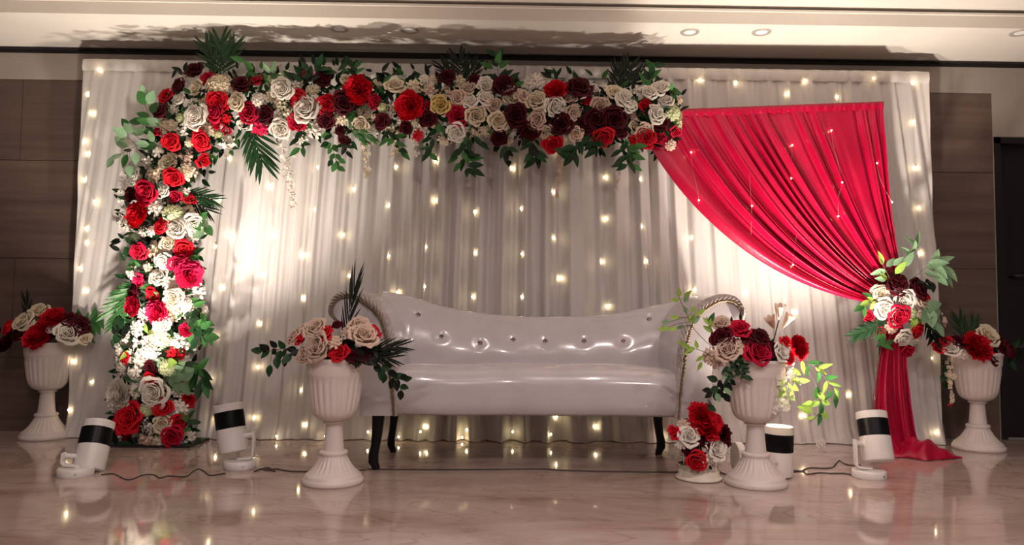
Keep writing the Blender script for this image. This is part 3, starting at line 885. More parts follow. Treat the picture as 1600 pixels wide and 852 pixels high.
# hanging blossom strands
for (pp, n_, s_, c_, w_) in [([(437, 215), (447, 250), (452, 280), (458, 322)], 60, 0.013, 'W', 0.016), ([(568, 205), (572, 240), (575, 278)], 34, 0.013, 'K', 0.016), ([(872, 235), (874, 270), (870, 308)], 34, 0.010, 'E', 0.010),
                             ([(966, 225), (968, 262), (962, 300)], 20, 0.008, 'E', 0.009), ([(649, 205), (650, 228), (650, 245)], 14, 0.009, 'W', 0.010), ([(615, 205), (618, 226), (612, 244)], 18, 0.011, 'K', 0.012),
                             ([(350, 205), (356, 225), (352, 245)], 26, 0.013, 'W', 0.018), ([(192, 520), (188, 560), (190, 600), (180, 625)], 60, 0.012, 'W', 0.018), ([(214, 530), (216, 570), (212, 605)], 60, 0.014, 'W', 0.022),
                             ([(205, 262), (192, 300), (190, 360)], 40, 0.012, 'W', 0.016), ([(455, 195), (462, 225), (458, 245)], 20, 0.010, 'W', 0.010), ([(1046, 180), (1062, 175), (1060, 200)], 16, 0.012, 'G', 0.014), ([(800, 215), (795, 240)], 12, 0.009, 'E', 0.01)]:
    Yb = arch_pos(*pp[0])[2] - 0.02
    blossom_strand(arch, [at(x, y, Yb + 0.02) for x, y in pp], n_, s_, c_, width=w_)
for (a, c) in [((548, 205), (552, 170)), ((548, 200), (575, 225)), ((560, 200), (590, 222)), ((548, 180), (540, 160))]:
    put_palm(arch, at(a[0], a[1], ARCH_Y - 0.15), at(c[0], c[1], ARCH_Y - 0.15), 'g', 2, name='fern', wid=0.7)

# ------------------------------------------------------------------ red drape
RY = -0.20
tie = at(1390, 462, RY)
redroot = at(1400, 700, RY); redroot.z = 0
red = thing('red_drape', redroot, 'crimson satin drape swept aside and tied with flowers at the right', 'drape')
Lb = [at(x, y, RY) for x, y in ((1012, 222), (1085, 360), (1225, 462), (1368, 476))]
Rb = [at(x, y, RY) for x, y in ((1379, 161), (1384, 260), (1392, 350), (1400, 440))]
Mb = [at(x, y, RY) for x, y in ((1200, 168), (1245, 280), (1320, 400), (1384, 458))]
def bez(P, t):
    q = 1 - t
    return P[0] * q ** 3 + P[1] * 3 * q * q * t + P[2] * 3 * q * t * t + P[3] * t ** 3
def top_pt(s):
    pts_ = [at(1012, 222, RY), at(1060, 173, RY), at(1379, 161, RY)]
    k = 0.14
    if s < k: return pts_[0].lerp(pts_[1], s / k)
    return pts_[1].lerp(pts_[2], (s - k) / (1 - k))
rp = [rnd.uniform(0, 6.28) for _ in range(10)]
NS, NT = 260, 70
grid_ = []
for i in range(NS + 1):
    s = i / NS
    # quadratic blend left - middle - right for the hanging curve's shape
    a0 = (1 - s) * (1 - 2 * s); a1 = 4 * s * (1 - s); a2 = s * (2 * s - 1)
    P = [Lb[k] * a0 + Mb[k] * a1 + Rb[k] * a2 for k in range(4)]
    shift = top_pt(s) - P[0]
    row = []
    for j in range(NT + 1):
        t = j / NT
        p = bez(P, t) + shift * (1 - t) ** 2
        w = s * 12 + 0.85 * math.sin(s * 9 + rp[0]) + 0.38 * math.sin(s * 23 + rp[1])
        f1 = math.sin(2 * PI * w + rp[2])
        f1 = math.copysign(abs(f1) ** 0.8, f1)
        f2 = math.sin(2 * PI * (w * 2.3) + rp[3] + 2.0 * t)
        f3 = math.sin(2 * PI * (w * 4.1) + rp[4] + 1.5 * t)
        amp = (0.30 + 0.70 * sm(t * 3.5)) * (1 - 0.50 * sm((t - 0.55) / 0.45)) * (1.25 - 0.55 * s)
        y = 0.019 * amp * f1 + 0.010 * amp * f2 + 0.006 * amp * f3
        y -= 0.05 * sm((t - 0.5) / 0.5) + 0.04 * (1 - s) * math.sin(PI * t)
        row.append((p.x, p.y + y, p.z + 0.004 * f2 * amp))
    grid_.append(row)
b = MB(red.location); b.grid(grid_)
sw = b.build('swag', M['red_cloth'], red)
# gathered heading over the rod
hd = []
for i in range(241):
    s = 0.10 + 0.90 * i / 240
    p = top_pt(s)
    g = 0.0025 * math.sin(s * 150 + 3 * math.sin(s * 19)) + 0.0015 * math.sin(s * 320)
    tri = abs(((s * 26) % 1) - 0.5)
    hd.append([(p.x, p.y - 0.004 + g * 0.6, p.z - 0.030 - 0.030 * tri), (p.x, p.y - 0.010 + g, p.z - 0.022), (p.x, p.y - 0.013 + g, p.z - 0.004), (p.x, p.y - 0.009, p.z + 0.007), (p.x, p.y + 0.009, p.z + 0.007), (p.x, p.y + 0.014, p.z - 0.01), (p.x, p.y + 0.012, p.z - 0.035)])
b = MB(red.location); b.grid(hd); b.build('heading', M['red_cloth'], red)
# rod and post of the drape's stand
pa, pb_ = top_pt(0.12), top_pt(0.995)
b = MB(red.location); b.tube([pa + Vector((0, 0.003, -0.008)), pb_ + Vector((0, 0.003, -0.008))], 0.006, 8); b.build('rod', M['frame'], red)
b = MB(red.location); b.tube([(pb_.x - 0.012, RY + 0.04, pb_.z - 0.02), (pb_.x + 0.0, RY + 0.05, 0.0)], 0.011, 8); b.build('post', M['frame'], red)
# tail below the tie
TL = [(1392, 470), (1378, 530), (1368, 590), (1365, 640), (1372, 690), (1396, 722)]
TR = [(1402, 470), (1413, 530), (1418, 580), (1426, 640), (1436, 690), (1446, 706)]
TLw = catmull([at(x, y, RY - 0.06 - 0.02 * k) for k, (x, y) in enumerate(TL)], 8)
TRw = catmull([at(x, y, RY - 0.05 - 0.008 * k) for k, (x, y) in enumerate(TR)], 8)
rows_ = []
for i in range(len(TLw)):
    t = i / (len(TLw) - 1)
    row = []
    for k in range(61):
        s = k / 60
        p = TLw[i].lerp(TRw[i], s)
        w = s * 3.4 + 0.3 * math.sin(s * 6 + t * 1.6)
        y = 0.022 * math.sin(2 * PI * w + rp[5]) + 0.008 * math.sin(2 * PI * w * 2.4 + rp[6] + 3 * t)
        y -= 0.03 * math.sin(PI * s)
        row.append((p.x, p.y + y * (0.5 + 0.6 * t), max(0.006, p.z)))
    rows_.append(row)
b = MB(red.location); b.grid(rows_); b.build('tail', M['red_cloth'], red)
# puddle of cloth on the floor
c0, c1 = atz(1385, 712), atz(1497, 716)
cen = (c0 + c1) / 2; hx = (c1.x - c0.x) / 2 + 0.015; hy = 0.12
rows_ = []
for i in range(57):
    row = []
    for j in range(29):
        u = -1 + i / 28; v = -1 + j / 14
        sq = math.sqrt(max(0, 1 - v * v * 0.62)); sq2 = math.sqrt(max(0, 1 - u * u * 0.62))
        edge = 1 + 0.10 * math.sin(5 * math.atan2(v, u) + rp[7]) + 0.06 * math.sin(9 * math.atan2(v, u) + rp[8])
        x = cen.x + u * sq * hx * edge; y = cen.y + 0.01 + v * sq2 * hy * edge
        dd = max(abs(u), abs(v))
        h = (1 - dd ** 3)
        z = 0.004 + h * (0.038 + 0.034 * max(0, 1 - abs(u + 0.1)) + 0.018 * math.sin(x * 26 + 2.5 * math.sin(y * 22) + y * 30) + 0.010 * math.sin(x * 61 - y * 50 + rp[9]))
        row.append((x, y, max(0.003, z)))
    rows_.append(row)
b = MB(red.location); b.grid(rows_); b.build('pooled_hem', M['red_cloth'], red)

# flower tieback
TY = RY - 0.11
tb = thing('tieback_flowers', at(1405, 480, TY), 'flower cluster with eucalyptus tying back the crimson drape', 'flower cluster')
def cluster(root, Yc, cx, cy, rx_px, ry_px, bulge, flowers, upw=0.25):
    for (x, y, k, c, r_) in flowers:
        dx, dy = (x - cx) / rx_px, (y - cy) / ry_px
        q = max(0, 1 - min(1, dx * dx + dy * dy))
        Y = Yc - bulge * math.sqrt(q) - rnd.uniform(0, 0.012)
        nrm = Vector((dx * 0.9, -1, -dy * 0.7 + upw)) + Vector((rnd.uniform(-.25, .25), 0, rnd.uniform(-.25, .25)))
        put_flower(root, at(x, y, Y), nrm, k, c, r_ * 1.05 / ppm(Y))
cluster(tb, TY + 0.04, 1405, 485, 55, 60, 0.08, [
 (1397,446,'r','B',20),(1432,453,'r','B',18),(1376,458,'r','K',14),(1408,470,'r','W',21),(1382,481,'r','W',17),(1438,471,'r','E',13),(1401,493,'r','C',18),(1359,494,'b','C',10),
 (1376,518,'b','C',8),(1431,516,'r','R',14),(1410,527,'r','W',16),(1434,527,'o','W',11),(1416,546,'b','C',13),(1394,512,'o','E',12),(1420,488,'h','G',13),(1437,490,'o','E',10),(1475,503,'b','E',7),(1446,466,'b','R',9)], 0.0)
for (st, lv, lp, sh, cs) in [
 ([(1400, 450), (1412, 420), (1425, 395), (1430, 380)], [(1424, 378), (1433, 374), (1418, 394), (1420, 405), (1428, 386)], 20, 'p', 'e'),
 ([(1400, 455), (1385, 425), (1376, 405)], [(1376, 403), (1392, 410), (1404, 408), (1372, 426), (1380, 432), (1408, 418), (1376, 436)], 18, 'p', 'el'),
 ([(1420, 440), (1445, 420), (1470, 405)], [(1463, 400), (1478, 405), (1467, 411), (1462, 419), (1480, 425), (1471, 437), (1482, 438), (1486, 428), (1470, 424), (1458, 430)], 22, 'p', 'e'),
 ([(1400, 480), (1370, 470), (1345, 480)], [(1360, 468), (1352, 474), (1342, 482), (1364, 478), (1356, 462), (1350, 486)], 17, 'p', 'gl'),
 ([(1410, 500), (1430, 500), (1440, 510)], [(1425, 495), (1432, 505), (1445, 500), (1428, 508), (1420, 500)], 19, 'p', 'gl'),
 ([(1430, 470), (1450, 485), (1462, 510)], [(1456, 478), (1462, 488), (1454, 497), (1463, 505), (1467, 515), (1445, 495)], 23, 'r', 'e'),
 ([(1430, 480), (1450, 510), (1462, 528)], [(1450, 505), (1458, 516), (1464, 526), (1450, 522), (1462, 510), (1455, 530)], 22, 'n', 'k'),
 ([(1385, 510), (1380, 530), (1385, 540)], [(1380, 530), (1376, 536), (1386, 542), (1390, 535), (1375, 525)], 17, 'p', 'g'),
 ([(1430, 445), (1448, 440), (1458, 445)], [(1450, 440), (1456, 448), (1444, 446)], 20, 'p', 'k'),
]:
    px_leaves(tb, TY - 0.04, st, lv, lp, sh, cs)
put_palm(tb, at(1385, 503, TY - 0.03), at(1330, 528, TY - 0.05), 'd', 2, name='fern', wid=0.9)
put_palm(tb, at(1440, 490, TY), at(1470, 530, TY), 'k', 0)
blossom_strand(tb, [at(1440, 480, TY), at(1462, 478, TY - .02), at(1478, 505, TY - .02)], 10, 0.007, 'E', width=0.006)

# ------------------------------------------------------------------ sofa
SY = -0.84
SB = -0.22
scx = at(839, 560, SY).x
sroot = Vector((scx, (SY + SB) / 2, 0))
sofa = thing('sofa', sroot, 'long pearl white vinyl sofa with scrolled arms and crystal buttons', 'sofa')
outer = [(525, 503), (516, 495), (513, 485), (516, 472), (524, 460), (537.5, 454), (556, 454), (575, 461), (590, 472), (603, 487), (612, 506), (617, 526), (619, 548), (620, 590), (621, 650)]
inner = [(527, 501), (521, 494), (519, 486), (521, 477), (529, 467), (541, 463.5), (556, 466), (571, 475), (584, 485), (594, 498), (600, 515), (605, 538), (608, 571), (613, 605), (616, 650)]
under = [(562, 650), (563, 600), (563, 570), (558, 545), (549, 525), (538, 511), (530, 506)]
def left_pts(l):
    return [at(x, y, SY) for x, y in l]
def mirror(pts_):
    return [Vector((2 * scx - p.x, p.y, p.z)) for p in pts_]
SEATB = at(800, 650, SY).z
for side in (0, 1):
    O = catmull(left_pts(outer), 4); I = catmull(left_pts(inner), 4); U = catmull(left_pts(under), 4)
    if side: O, I, U = mirror(O), mirror(I), mirror(U)
    out = O + U
    b = MB(sofa.location)
    n_ = len(out)
    ys = [SY, SY + 0.012, (SY + SB) / 2, SB]
    rings = []
    for k, yy in enumerate(ys):
        rings.append([Vector((p.x, yy, p.z)) for p in out])
    b.grid(rings, closed_v=True)
    base_i = len(b.v)
    b.add(rings[0], [tuple(range(n_))])
    b.add(rings[-1], [tuple(range(n_))])
    arm = b.build('arm', M['vinyl'], sofa, auto=50)
    # ruched border around the front of the arm
    bp = MB(sofa.location); rows_ = []
    ns = 150
    for i in range(ns + 1):
        t = i / ns * (len(O) - 1); k = min(int(t), len(O) - 2); f = t - k
        po = O[k].lerp(O[k + 1], f); pi = I[k].lerp(I[k + 1], f)
        row = []
        for j in range(9):
            c = j / 8
            p = pi.lerp(po, c)
            fade = 1 - sm((t / (len(O) - 1) - 0.78) / 0.2)
            y = SY - 0.004 - 0.012 * math.sin(PI * c) - 0.0095 * fade * math.sin(2 * PI * (i / 4.6 + c * 1.6)) * math.sin(PI * min(1, c * 0.9 + 0.08))
            row.append((p.x, y, p.z))
        rows_.append(row)
    bp.grid(rows_); bp.build('ruched_border', M['vinyl_band'], arm)
    # twisted cord
    cb = MB(sofa.location)
    for phs in (0, PI):
        path = []
        m_ = 420
        for i in range(m_ + 1):
            t = i / m_ * (len(I) - 1); k = min(int(t), len(I) - 2); f = t - k
            p = I[k].lerp(I[k + 1], f); tg = (I[k + 1] - I[k]).normalized(); nn = Vector((0, 1, 0)).cross(tg)
            a = i * 0.55 + phs
            path.append(p + Vector((0, -0.010, 0)) + nn * 0.0035 * math.cos(a) + Vector((0, 1, 0)) * 0.0035 * math.sin(a))
        cb.tube(path, 0.0038, 6)
    cb.build('twisted_cord', M['cord'], arm)
# seat with rounded front
xi0 = at(619, 600, SY).x; xi1 = 2 * scx - xi0
ST = at(840, 574, -0.74).z + 0.004
prof = [(-0.36, ST - 0.02), (-0.50, ST), (-0.68, ST + 0.008), (-0.78, ST + 0.003), (-0.825, ST - 0.014), (-0.85, ST - 0.042), (-0.858, ST - 0.09), (-0.856, SEATB + 0.06), (-0.846, SEATB + 0.012), (-0.83, SEATB), (-0.30, SEATB), (-0.30, ST - 0.05)]
rows_ = []
for i in range(61):
    s = i / 60; x = xi0 + (xi1 - xi0) * s
    e = 1 - abs(2 * s - 1) ** 14
    row = []
    for (y, z) in prof:
        row.append((x, y + 0.010 * (1 - e) + 0.0015 * math.sin(x * 17 + z * 9), z + (0.004 * math.sin(x * 5.1) + 0.003 * math.sin(x * 13 + 1)) * (1 if z > ST - 0.05 else 0.3) - 0.010 * (1 - e) * (1 if z > ST - 0.1 else 0)))
    rows_.append(row)
b = MB(sofa.location); b.grid(rows_, closed_v=True)
for r_ in (rows_[0], rows_[-1]): b.add(r_, [tuple(range(len(prof)))])
seat = b.build('seat', M['vinyl'], sofa, auto=60)
# piping under the front edge
# backrest
cur = [(600, 455), (640, 463), (700, 480), (760, 490), (840, 495), (950, 491), (1020, 478), (1060, 468), (1095, 461)]
BF = -0.36
cw = [at(x, y, BF + 0.04) for x, y in cur]
cx_, cz_ = [p.x for p in cw], [p.z for p in cw]
cc = catmull(cw, 8)
def top_z(x):
    return interp([p.x for p in cc], [p.z for p in cc], x)
btn_px = [(652, 493), (690, 527), (750, 537), (802, 532), (852, 534), (913, 534), (974, 534), (1017, 500)]
btn = [at(x, y, -0.42) for x, y in btn_px]
bx0, bx1 = at(598, 500, BF).x, at(1092, 500, BF).x
rows_ = []
NB = 140
for i in range(NB + 1):
    s = i / NB; x = bx0 + (bx1 - bx0) * s
    zt = top_z(x)
    z0 = ST - 0.03
    endr = sm(min(s, 1 - s) / 0.035)
    row = []
    def front(v):
        z = z0 + (zt - 0.035 - z0) * v
        y = -0.445 + 0.075 * v ** 1.2 - 0.018 * math.sin(PI * v) - (0.05 * (1 - sm(min(s, 1 - s) / 0.10)))
        for q in btn:
            r2 = ((x - q.x) / 0.045) ** 2 + ((z - q.z) / 0.04) ** 2
            y += 0.0075 * math.exp(-r2 * 2.2)
        y += 0.0025 * math.sin(x * 21 + z * 7) * (1 - v)
        return (x, y + 0.02 * (1 - endr), z)
    for j in range(27): row.append(front(j / 26))
    yt = row[-1][1]
    for k in range(1, 8):
        a = PI * k / 8
        row.append((x, yt + 0.05 - 0.05 * math.cos(a), zt - 0.035 + 0.035 * math.sin(a)))
    row.append((x, yt + 0.10, zt - 0.035)); row.append((x, SB, SEATB + 0.1)); row.append((x, SB + 0.0, SEATB)); row.append((x, SB - 0.08, SEATB))
    rows_.append(row)
b = MB(sofa.location); b.grid(rows_)
for r_ in (rows_[0], rows_[-1]): b.add(r_, [tuple(range(len(r_)))])
back = b.build('backrest', M['vinyl'], sofa, auto=60)
for q in btn:
    v = (q.z - (ST - 0.03)) / (top_z(q.x) - 0.035 - (ST - 0.03))
    y = -0.445 + 0.075 * v ** 1.2 - 0.018 * math.sin(PI * v) + 0.0085
    b = MB(sofa.location)
    n_ = 10; c = Vector((q.x, y, q.z)); rings = []
    for (r_, dy) in ((0.0045, -0.012), (0.009, -0.007), (0.0105, -0.002), (0.0105, 0.004)):
        rings.append([c + Vector((r_ * math.cos(2 * PI * k / n_), dy, r_ * math.sin(2 * PI * k / n_))) for k in range(n_)])
    b.grid(rings, closed_v=True); b.f.append(tuple(range(n_)))
    bt = b.build('button', M['crystal'], back, smooth=False)
    b = MB(sofa.location); b.tube([c + Vector((0.0115 * math.cos(2 * PI * k / 20), -0.001, 0.0115 * math.sin(2 * PI * k / 20))) for k in range(21)], 0.0022, 6, False)
    b.build('button_rim', M['button_rim'], back)
# inner arm pads between arm and backrest
# legs: curved, dark
def leg(cxx, cyy, sgn, h, s=1.0):
    b = MB(sofa.location)
    secs = [(1.02, 0.000, 0.036), (0.85, -0.001, 0.034), (0.62, -0.004, 0.029), (0.42, -0.010, 0.026), (0.26, -0.018, 0.027), (0.14, -0.018, 0.028), (0.05, -0.009, 0.023), (0.0, -0.006, 0.021)]
    rings = []
    for (t, off, w) in secs:
        w *= s
        ring = []
        for k in range(12):
            a = 2 * PI * k / 12
            cx2 = math.copysign(abs(math.cos(a)) ** 0.6, math.cos(a)); sy2 = math.copysign(abs(math.sin(a)) ** 0.6, math.sin(a))
            ring.append((cxx + sgn * off * s * -1 * -1 + cx2 * w * 0.85, cyy + off * 0.6 + sy2 * w * 0.85, t * h))
        rings.append(ring)
    b.grid(rings, closed_v=True)
    b.f.append(tuple(range(12))); b.f.append(tuple(range(len(b.v) - 12, len(b.v))))
    b.build('leg', M['leg'], sofa)
fx = at(590, 730, -0.79).x; rxl = at(616, 705, -0.36).x
leg(fx, -0.79, 1, SEATB + 0.01); leg(2 * scx - fx, -0.79, -1, SEATB + 0.01)
leg(rxl, -0.36, 1, SEATB + 0.01, 0.85); leg(2 * scx - rxl - 0.06, -0.36, -1, SEATB + 0.01, 0.95)
b = MB(sofa.location); b.box((xi0 - 0.12, SY + 0.03, SEATB + 0.004), (xi1 + 0.12, SB, SEATB + 0.012)); b.build('base_board', M['vinyl_band'], sofa, smooth=False)

# ------------------------------------------------------------------ urns
def urn_profile(h=0.535):
    k = h / 0.535
    return k
FL = 24
def make_urn(loc, h, label):
    k = h / 0.535
    t = thing('pedestal_urn', loc, label, 'urn', 'white pedestal urns')
    def flute(r_, z, a):
        zz = z / k
        w = sm((zz - 0.285) / 0.04) * sm((0.455 - zz) / 0.02)
        return r_ * (1 + 0.055 * w * (abs(math.sin(a * FL / 2)) - 0.5))
    def flute2(r_, z, a):
        zz = z / k
        w = sm((zz - 0.045) / 0.02) * sm((0.118 - zz) / 0.02)
        return r_ * (1 + 0.065 * w * (abs(math.sin(a * FL / 2)) - 0.5))
    def build(nm, prof, mod=None, n=144):
        b = MB(); b.lathe([(r_ * k, z * k) for r_, z in prof], n, mod=mod); return b.build(nm, M['urn'], t)
    build('base', [(0.0005, 0.0), (0.128, 0.0), (0.131, 0.006), (0.131, 0.018), (0.126, 0.024), (0.122, 0.028), (0.122, 0.034), (0.112, 0.042), (0.094, 0.056), (0.078, 0.074), (0.066, 0.094), (0.058, 0.112), (0.056, 0.120), (0.060, 0.124), (0.060, 0.132), (0.055, 0.137), (0.046, 0.139)], flute2)
    build('stem', [(0.046, 0.136), (0.044, 0.15), (0.040, 0.19), (0.037, 0.23), (0.036, 0.250), (0.040, 0.254), (0.046, 0.256), (0.046, 0.264), (0.040, 0.268)], None, 48)
    build('bowl', [(0.030, 0.262), (0.055, 0.268), (0.072, 0.276), (0.086, 0.288), (0.095, 0.306), (0.101, 0.335), (0.107, 0.375), (0.113, 0.42), (0.117, 0.452), (0.121, 0.460), (0.123, 0.470), (0.125, 0.500), (0.127, 0.515), (0.131, 0.520), (0.133, 0.528), (0.131, 0.535), (0.122, 0.535), (0.118, 0.52), (0.110, 0.46), (0.0005, 0.45)], flute)
    return t
def base_at(px, py):
    p = atz(px, py); return p
U1 = base_at(520, 754); U2 = base_at(1181, 757); U0 = base_at(71, 684); U3 = base_at(1529, 702)
make_urn(U1, 0.535, 'fluted white pedestal urn in front of the sofa\'s left arm')
make_urn(U2, 0.545, 'fluted white pedestal urn in front of the sofa\'s right arm')
make_urn(U0, 0.545, 'fluted white pedestal urn at the far left by the dark wall')
make_urn(U3, 0.545, 'fluted white pedestal urn at the far right beside the red cloth')

def bouquet(U, label, h=0.535):
    t = thing('flower_arrangement', (U.x, U.y, h - 0.06), label, 'flower arrangement', 'flower arrangements in the urns')
    b = MB(t.location)
    b.lathe([(0.0005, -0.0), (0.088, 0.0), (0.094, 0.05), (0.080, 0.085), (0.0005, 0.11)], 20, (U.x, U.y, h - 0.05))
    b.build('foam_block', M['stem'], t)
    sp_ = []
    for i in range(70):
        a = rnd.uniform(0, 6.28); e = rnd.uniform(0.0, 1.2)
        d = Vector((math.cos(a) * math.cos(e), math.sin(a) * math.cos(e), math.sin(e)))
        sp_.append((Vector((U.x, U.y, h + 0.0)) + Vector((d.x * 0.075, d.y * 0.075, d.z * 0.06)), d, (rnd.uniform(-.5, .5), -1, .5), rnd.uniform(0.04, 0.065)))
    foliage_bed(t, 'foliage', sp_, 'd')
    return t
# front left
A1 = bouquet(U1, 'cream and red roses with dark palm in the urn before the sofa\'s left arm')
cluster(A1, U1.y - 0.01, 527, 545, 75, 45, 0.10, [
 (462,528,'r','E',15),(494,515,'r','E',20),(500,543,'r','E',25),(562,511,'r','E',19),(567,526,'r','E',23),(470,531,'b','R',11),(507,522,'r','R',15),(531,553,'r','R',16),(527,509,'r','B',9),(583,521,'b','R',13),
 (520,535,'o','E',14),(478,556,'r','E',16),(545,520,'o','E',12),(572,553,'r','B',14),(552,556,'r','B',13),(476,512,'o','E',13)], 0.45)
put_palm(A1, at(537, 545, U1.y - 0.05), at(554, 441, U1.y - 0.05), 'k', 0, wid=0.42)
put_palm(A1, at(560, 548, U1.y - 0.08), at(626, 541, U1.y - 0.09), 'k', 0, wid=0.7)
put_palm(A1, at(560, 552, U1.y - 0.07), at(612, 560, U1.y - 0.09), 'k', 1, wid=0.7)
px_leaves(A1, U1.y - 0.06, [(480, 552), (450, 545), (425, 548), (402, 549)], [(401, 548), (413, 544), (414, 554), (427, 538), (440, 539), (428, 550), (455, 546), (444, 552), (436, 557), (462, 552), (448, 561), (421, 580), (433, 567), (445, 566)], 14, 'r', 'kd')
px_leaves(A1, U1.y - 0.09, [(575, 560), (592, 572), (615, 590), (630, 615)], [(590, 576), (596, 585), (614, 584), (623, 588), (632, 590), (637, 592), (620, 602), (632, 605), (626, 618), (612, 600), (604, 574), (600, 592)], 14, 'r', 'kd')
foliage_bed(A1, 'foliage', [(at(rnd.uniform(548, 600), rnd.uniform(542, 566), U1.y - 0.10), (rnd.uniform(-.4, 1), rnd.uniform(-.5, .1), rnd.uniform(-.8, .4)), (0, -1, .4), rnd.uniform(.04, .06)) for _ in range(34)], 'k')
# front right
A2 = bouquet(U2, 'red and burgundy roses with trailing green leaves in the urn before the sofa\'s right arm', 0.545)
cluster(A2, U2.y - 0.01, 1178, 548, 75, 50, 0.10, [
 (1126,508,'r','E',15),(1129,529,'r','B',18),(1156,517,'r','C',18),(1186,528,'r','B',16),(1184,551,'r','C',22),(1137,549,'r','E',21),(1156,540,'o','E',14),(1111,556,'o','E',15),(1219,551,'r','W',16),(1246,543,'p','R',21),
 (1226,535,'b','R',11),(1160,566,'o','W',12),(1205,545,'r','B',12),(1170,530,'r','B',13),(1232,560,'r','R',12),(1120,566,'o','E',12)], 0.45)
for (x, y, dx) in ((1217, 491, 0.0), (1207, 507, -0.6), (1228, 505, 0.5)):
    put_flower(A2, at(x, y, U2.y), (dx, -0.5, 1), 'l', 'E', 0.040)
b = MB(A2.location); b.tube([at(1205, 545, U2.y), at(1212, 520, U2.y), at(1217, 500, U2.y)], 0.003, 6); b.build('stem', M['stem'], A2)
YL = U2.y - 0.05
px_leaves(A2, YL, [(1115, 545), (1085, 515), (1070, 485), (1060, 463)], [(1061, 457), (1054, 469), (1075, 459), (1073, 466), (1071, 484), (1083, 483), (1053, 496), (1040, 503), (1036, 514), (1050, 514), (1062, 512), (1082, 497), (1095, 488), (1088, 500), (1078, 498)], 13, 'p', 'lle')
px_leaves(A2, YL, [(1118, 540), (1112, 515), (1104, 495)], [(1104, 502), (1112, 497), (1106, 514), (1110, 505)], 14, 'p', 'lg')
px_leaves(A2, YL - 0.02, [(1120, 560), (1095, 548), (1068, 540)], [(1088, 538), (1070, 540), (1075, 550), (1093, 561), (1093, 573), (1064, 536), (1080, 546)], 13, 'p', 'l')
px_leaves(A2, YL - 0.05, [(1150, 565), (1130, 590), (1110, 620), (1108, 638)], [(1113, 592), (1124, 600), (1132, 588), (1128, 605), (1115, 610), (1107, 618), (1118, 620), (1126, 615), (1108, 628), (1112, 638), (1137, 612), (1145, 598), (1138, 604), (1140, 580), (1150, 575), (1122, 622), (1104, 610), (1136, 622)], 13, 'r', 'dke')
foliage_bed(A2, 'foliage', [(at(rnd.uniform(1135, 1165), rnd.uniform(558, 590), U2.y - 0.12), (rnd.uniform(-1, 1), rnd.uniform(-.5, .1), rnd.uniform(-1, .4)), (0, -1, .4), rnd.uniform(.03, .045)) for _ in range(26)], 'd')
px_leaves(A2, YL - 0.02, [(1240, 562), (1270, 570), (1290, 590), (1310, 612)], [(1275, 567), (1283, 580), (1289, 606), (1295, 618), (1305, 601), (1308, 615), (1306, 627), (1262, 580), (1290, 572), (1255, 575), (1300, 590), (1279, 590)], 17, 'n', 'gl')
px_leaves(A2, YL - 0.02, [(1255, 568), (1275, 600), (1282, 640), (1265, 660)], [(1283, 641), (1266, 654), (1280, 656), (1291, 630), (1272, 632), (1285, 622), (1276, 615), (1262, 632), (1288, 648), (1258, 640)], 18, 'p', 'lg')
px_leaves(A2, YL - 0.03, [(1225, 562), (1230, 590), (1228, 625)], [(1215, 617), (1229, 628), (1235, 612), (1218, 600), (1240, 605), (1246, 595), (1236, 620), (1222, 612), (1244, 582), (1256, 595), (1210, 605)], 17, 'p', 'l')
blossom_strand(A2, [at(1220, 565, YL - .03), at(1224, 600, YL - .04), at(1210, 640, YL - .04)], 55, 0.011, 'W', width=0.020)
blossom_strand(A2, [at(1235, 565, YL - .03), at(1240, 590, YL - .04), at(1225, 640, YL - .03)], 30, 0.010, 'W', width=0.018)
for (x, y) in ((1143, 500), (1157, 494)):
    b = MB(A2.location); b.tube([at(x + 2, y + 25, U2.y), at(x, y + 8, U2.y), at(x, y, U2.y), at(x, y - 6, U2.y)], [0.002, 0.003, 0.007, 0.001], 7); b.build('bud', LEAF['k'], A2)
# far left
A0 = bouquet(U0, 'red, burgundy and white flowers in the urn at the far left', 0.545)
cluster(A0, U0.y - 0.01, 75, 530, 75, 45, 0.10, [
 (62,488,'r','K',15),(40,504,'r','K',17),(84,498,'p','R',21),(62,526,'p','R',26),(106,522,'r','W',19),(124,510,'r','B',18),(86,514,'r','W',12),(16,512,'r','R',13),(12,536,'p','B',17),(132,530,'r','K',12),(30,524,'r','B',13),
 (48,512,'o','W',12),(108,500,'r','B',14),(-6,520,'r','B',12)], 0.4)
px_leaves(A0, U0.y - 0.03, [(120, 515), (140, 505), (158, 500)], [(150, 500), (158, 507), (143, 516), (124, 494), (136, 498), (148, 490), (140, 530), (152, 514)], 18, 'p', 'g')
put_palm(A0, at(48, 505, U0.y), at(38, 464, U0.y), 'k', 0, wid=0.7)
# far right
A3 = bouquet(U3, 'large red peony and cream roses in the urn at the far right', 0.545)
cluster(A3, U3.y - 0.01, 1520, 550, 70, 45, 0.10, [
 (1468,543,'r','R',11),(1484,546,'r','W',15),(1525,543,'p','R',27),(1541,527,'r','K',19),(1574,549,'r','B',17),(1560,538,'r','B',14),(1496,534,'r','B',12),(1478,534,'b','R',10),(1550,556,'r','B',14),(1505,552,'o','W',10)], 0.4)
put_palm(A3, at(1512, 545, U3.y), at(1500, 498, U3.y), 'd', 1, wid=0.8)
put_palm(A3, at(1514, 545, U3.y), at(1524, 500, U3.y), 'd', 0, wid=0.8)
px_leaves(A3, U3.y - 0.04, [(1560, 550), (1580, 545), (1596, 540)], [(1585, 540), (1593, 545), (1578, 555), (1590, 556), (1600, 535), (1582, 570)], 20, 'p', 'kd')
blossom_strand(A3, [at(1480, 553, U3.y - .06), at(1484, 585, U3.y - .07), at(1486, 628, U3.y - .07)], 34, 0.012, 'K', width=0.012)
put_flower(A3, at(1483, 633, U3.y - .07), (0, -.4, -1), 'b', 'P', 0.014)
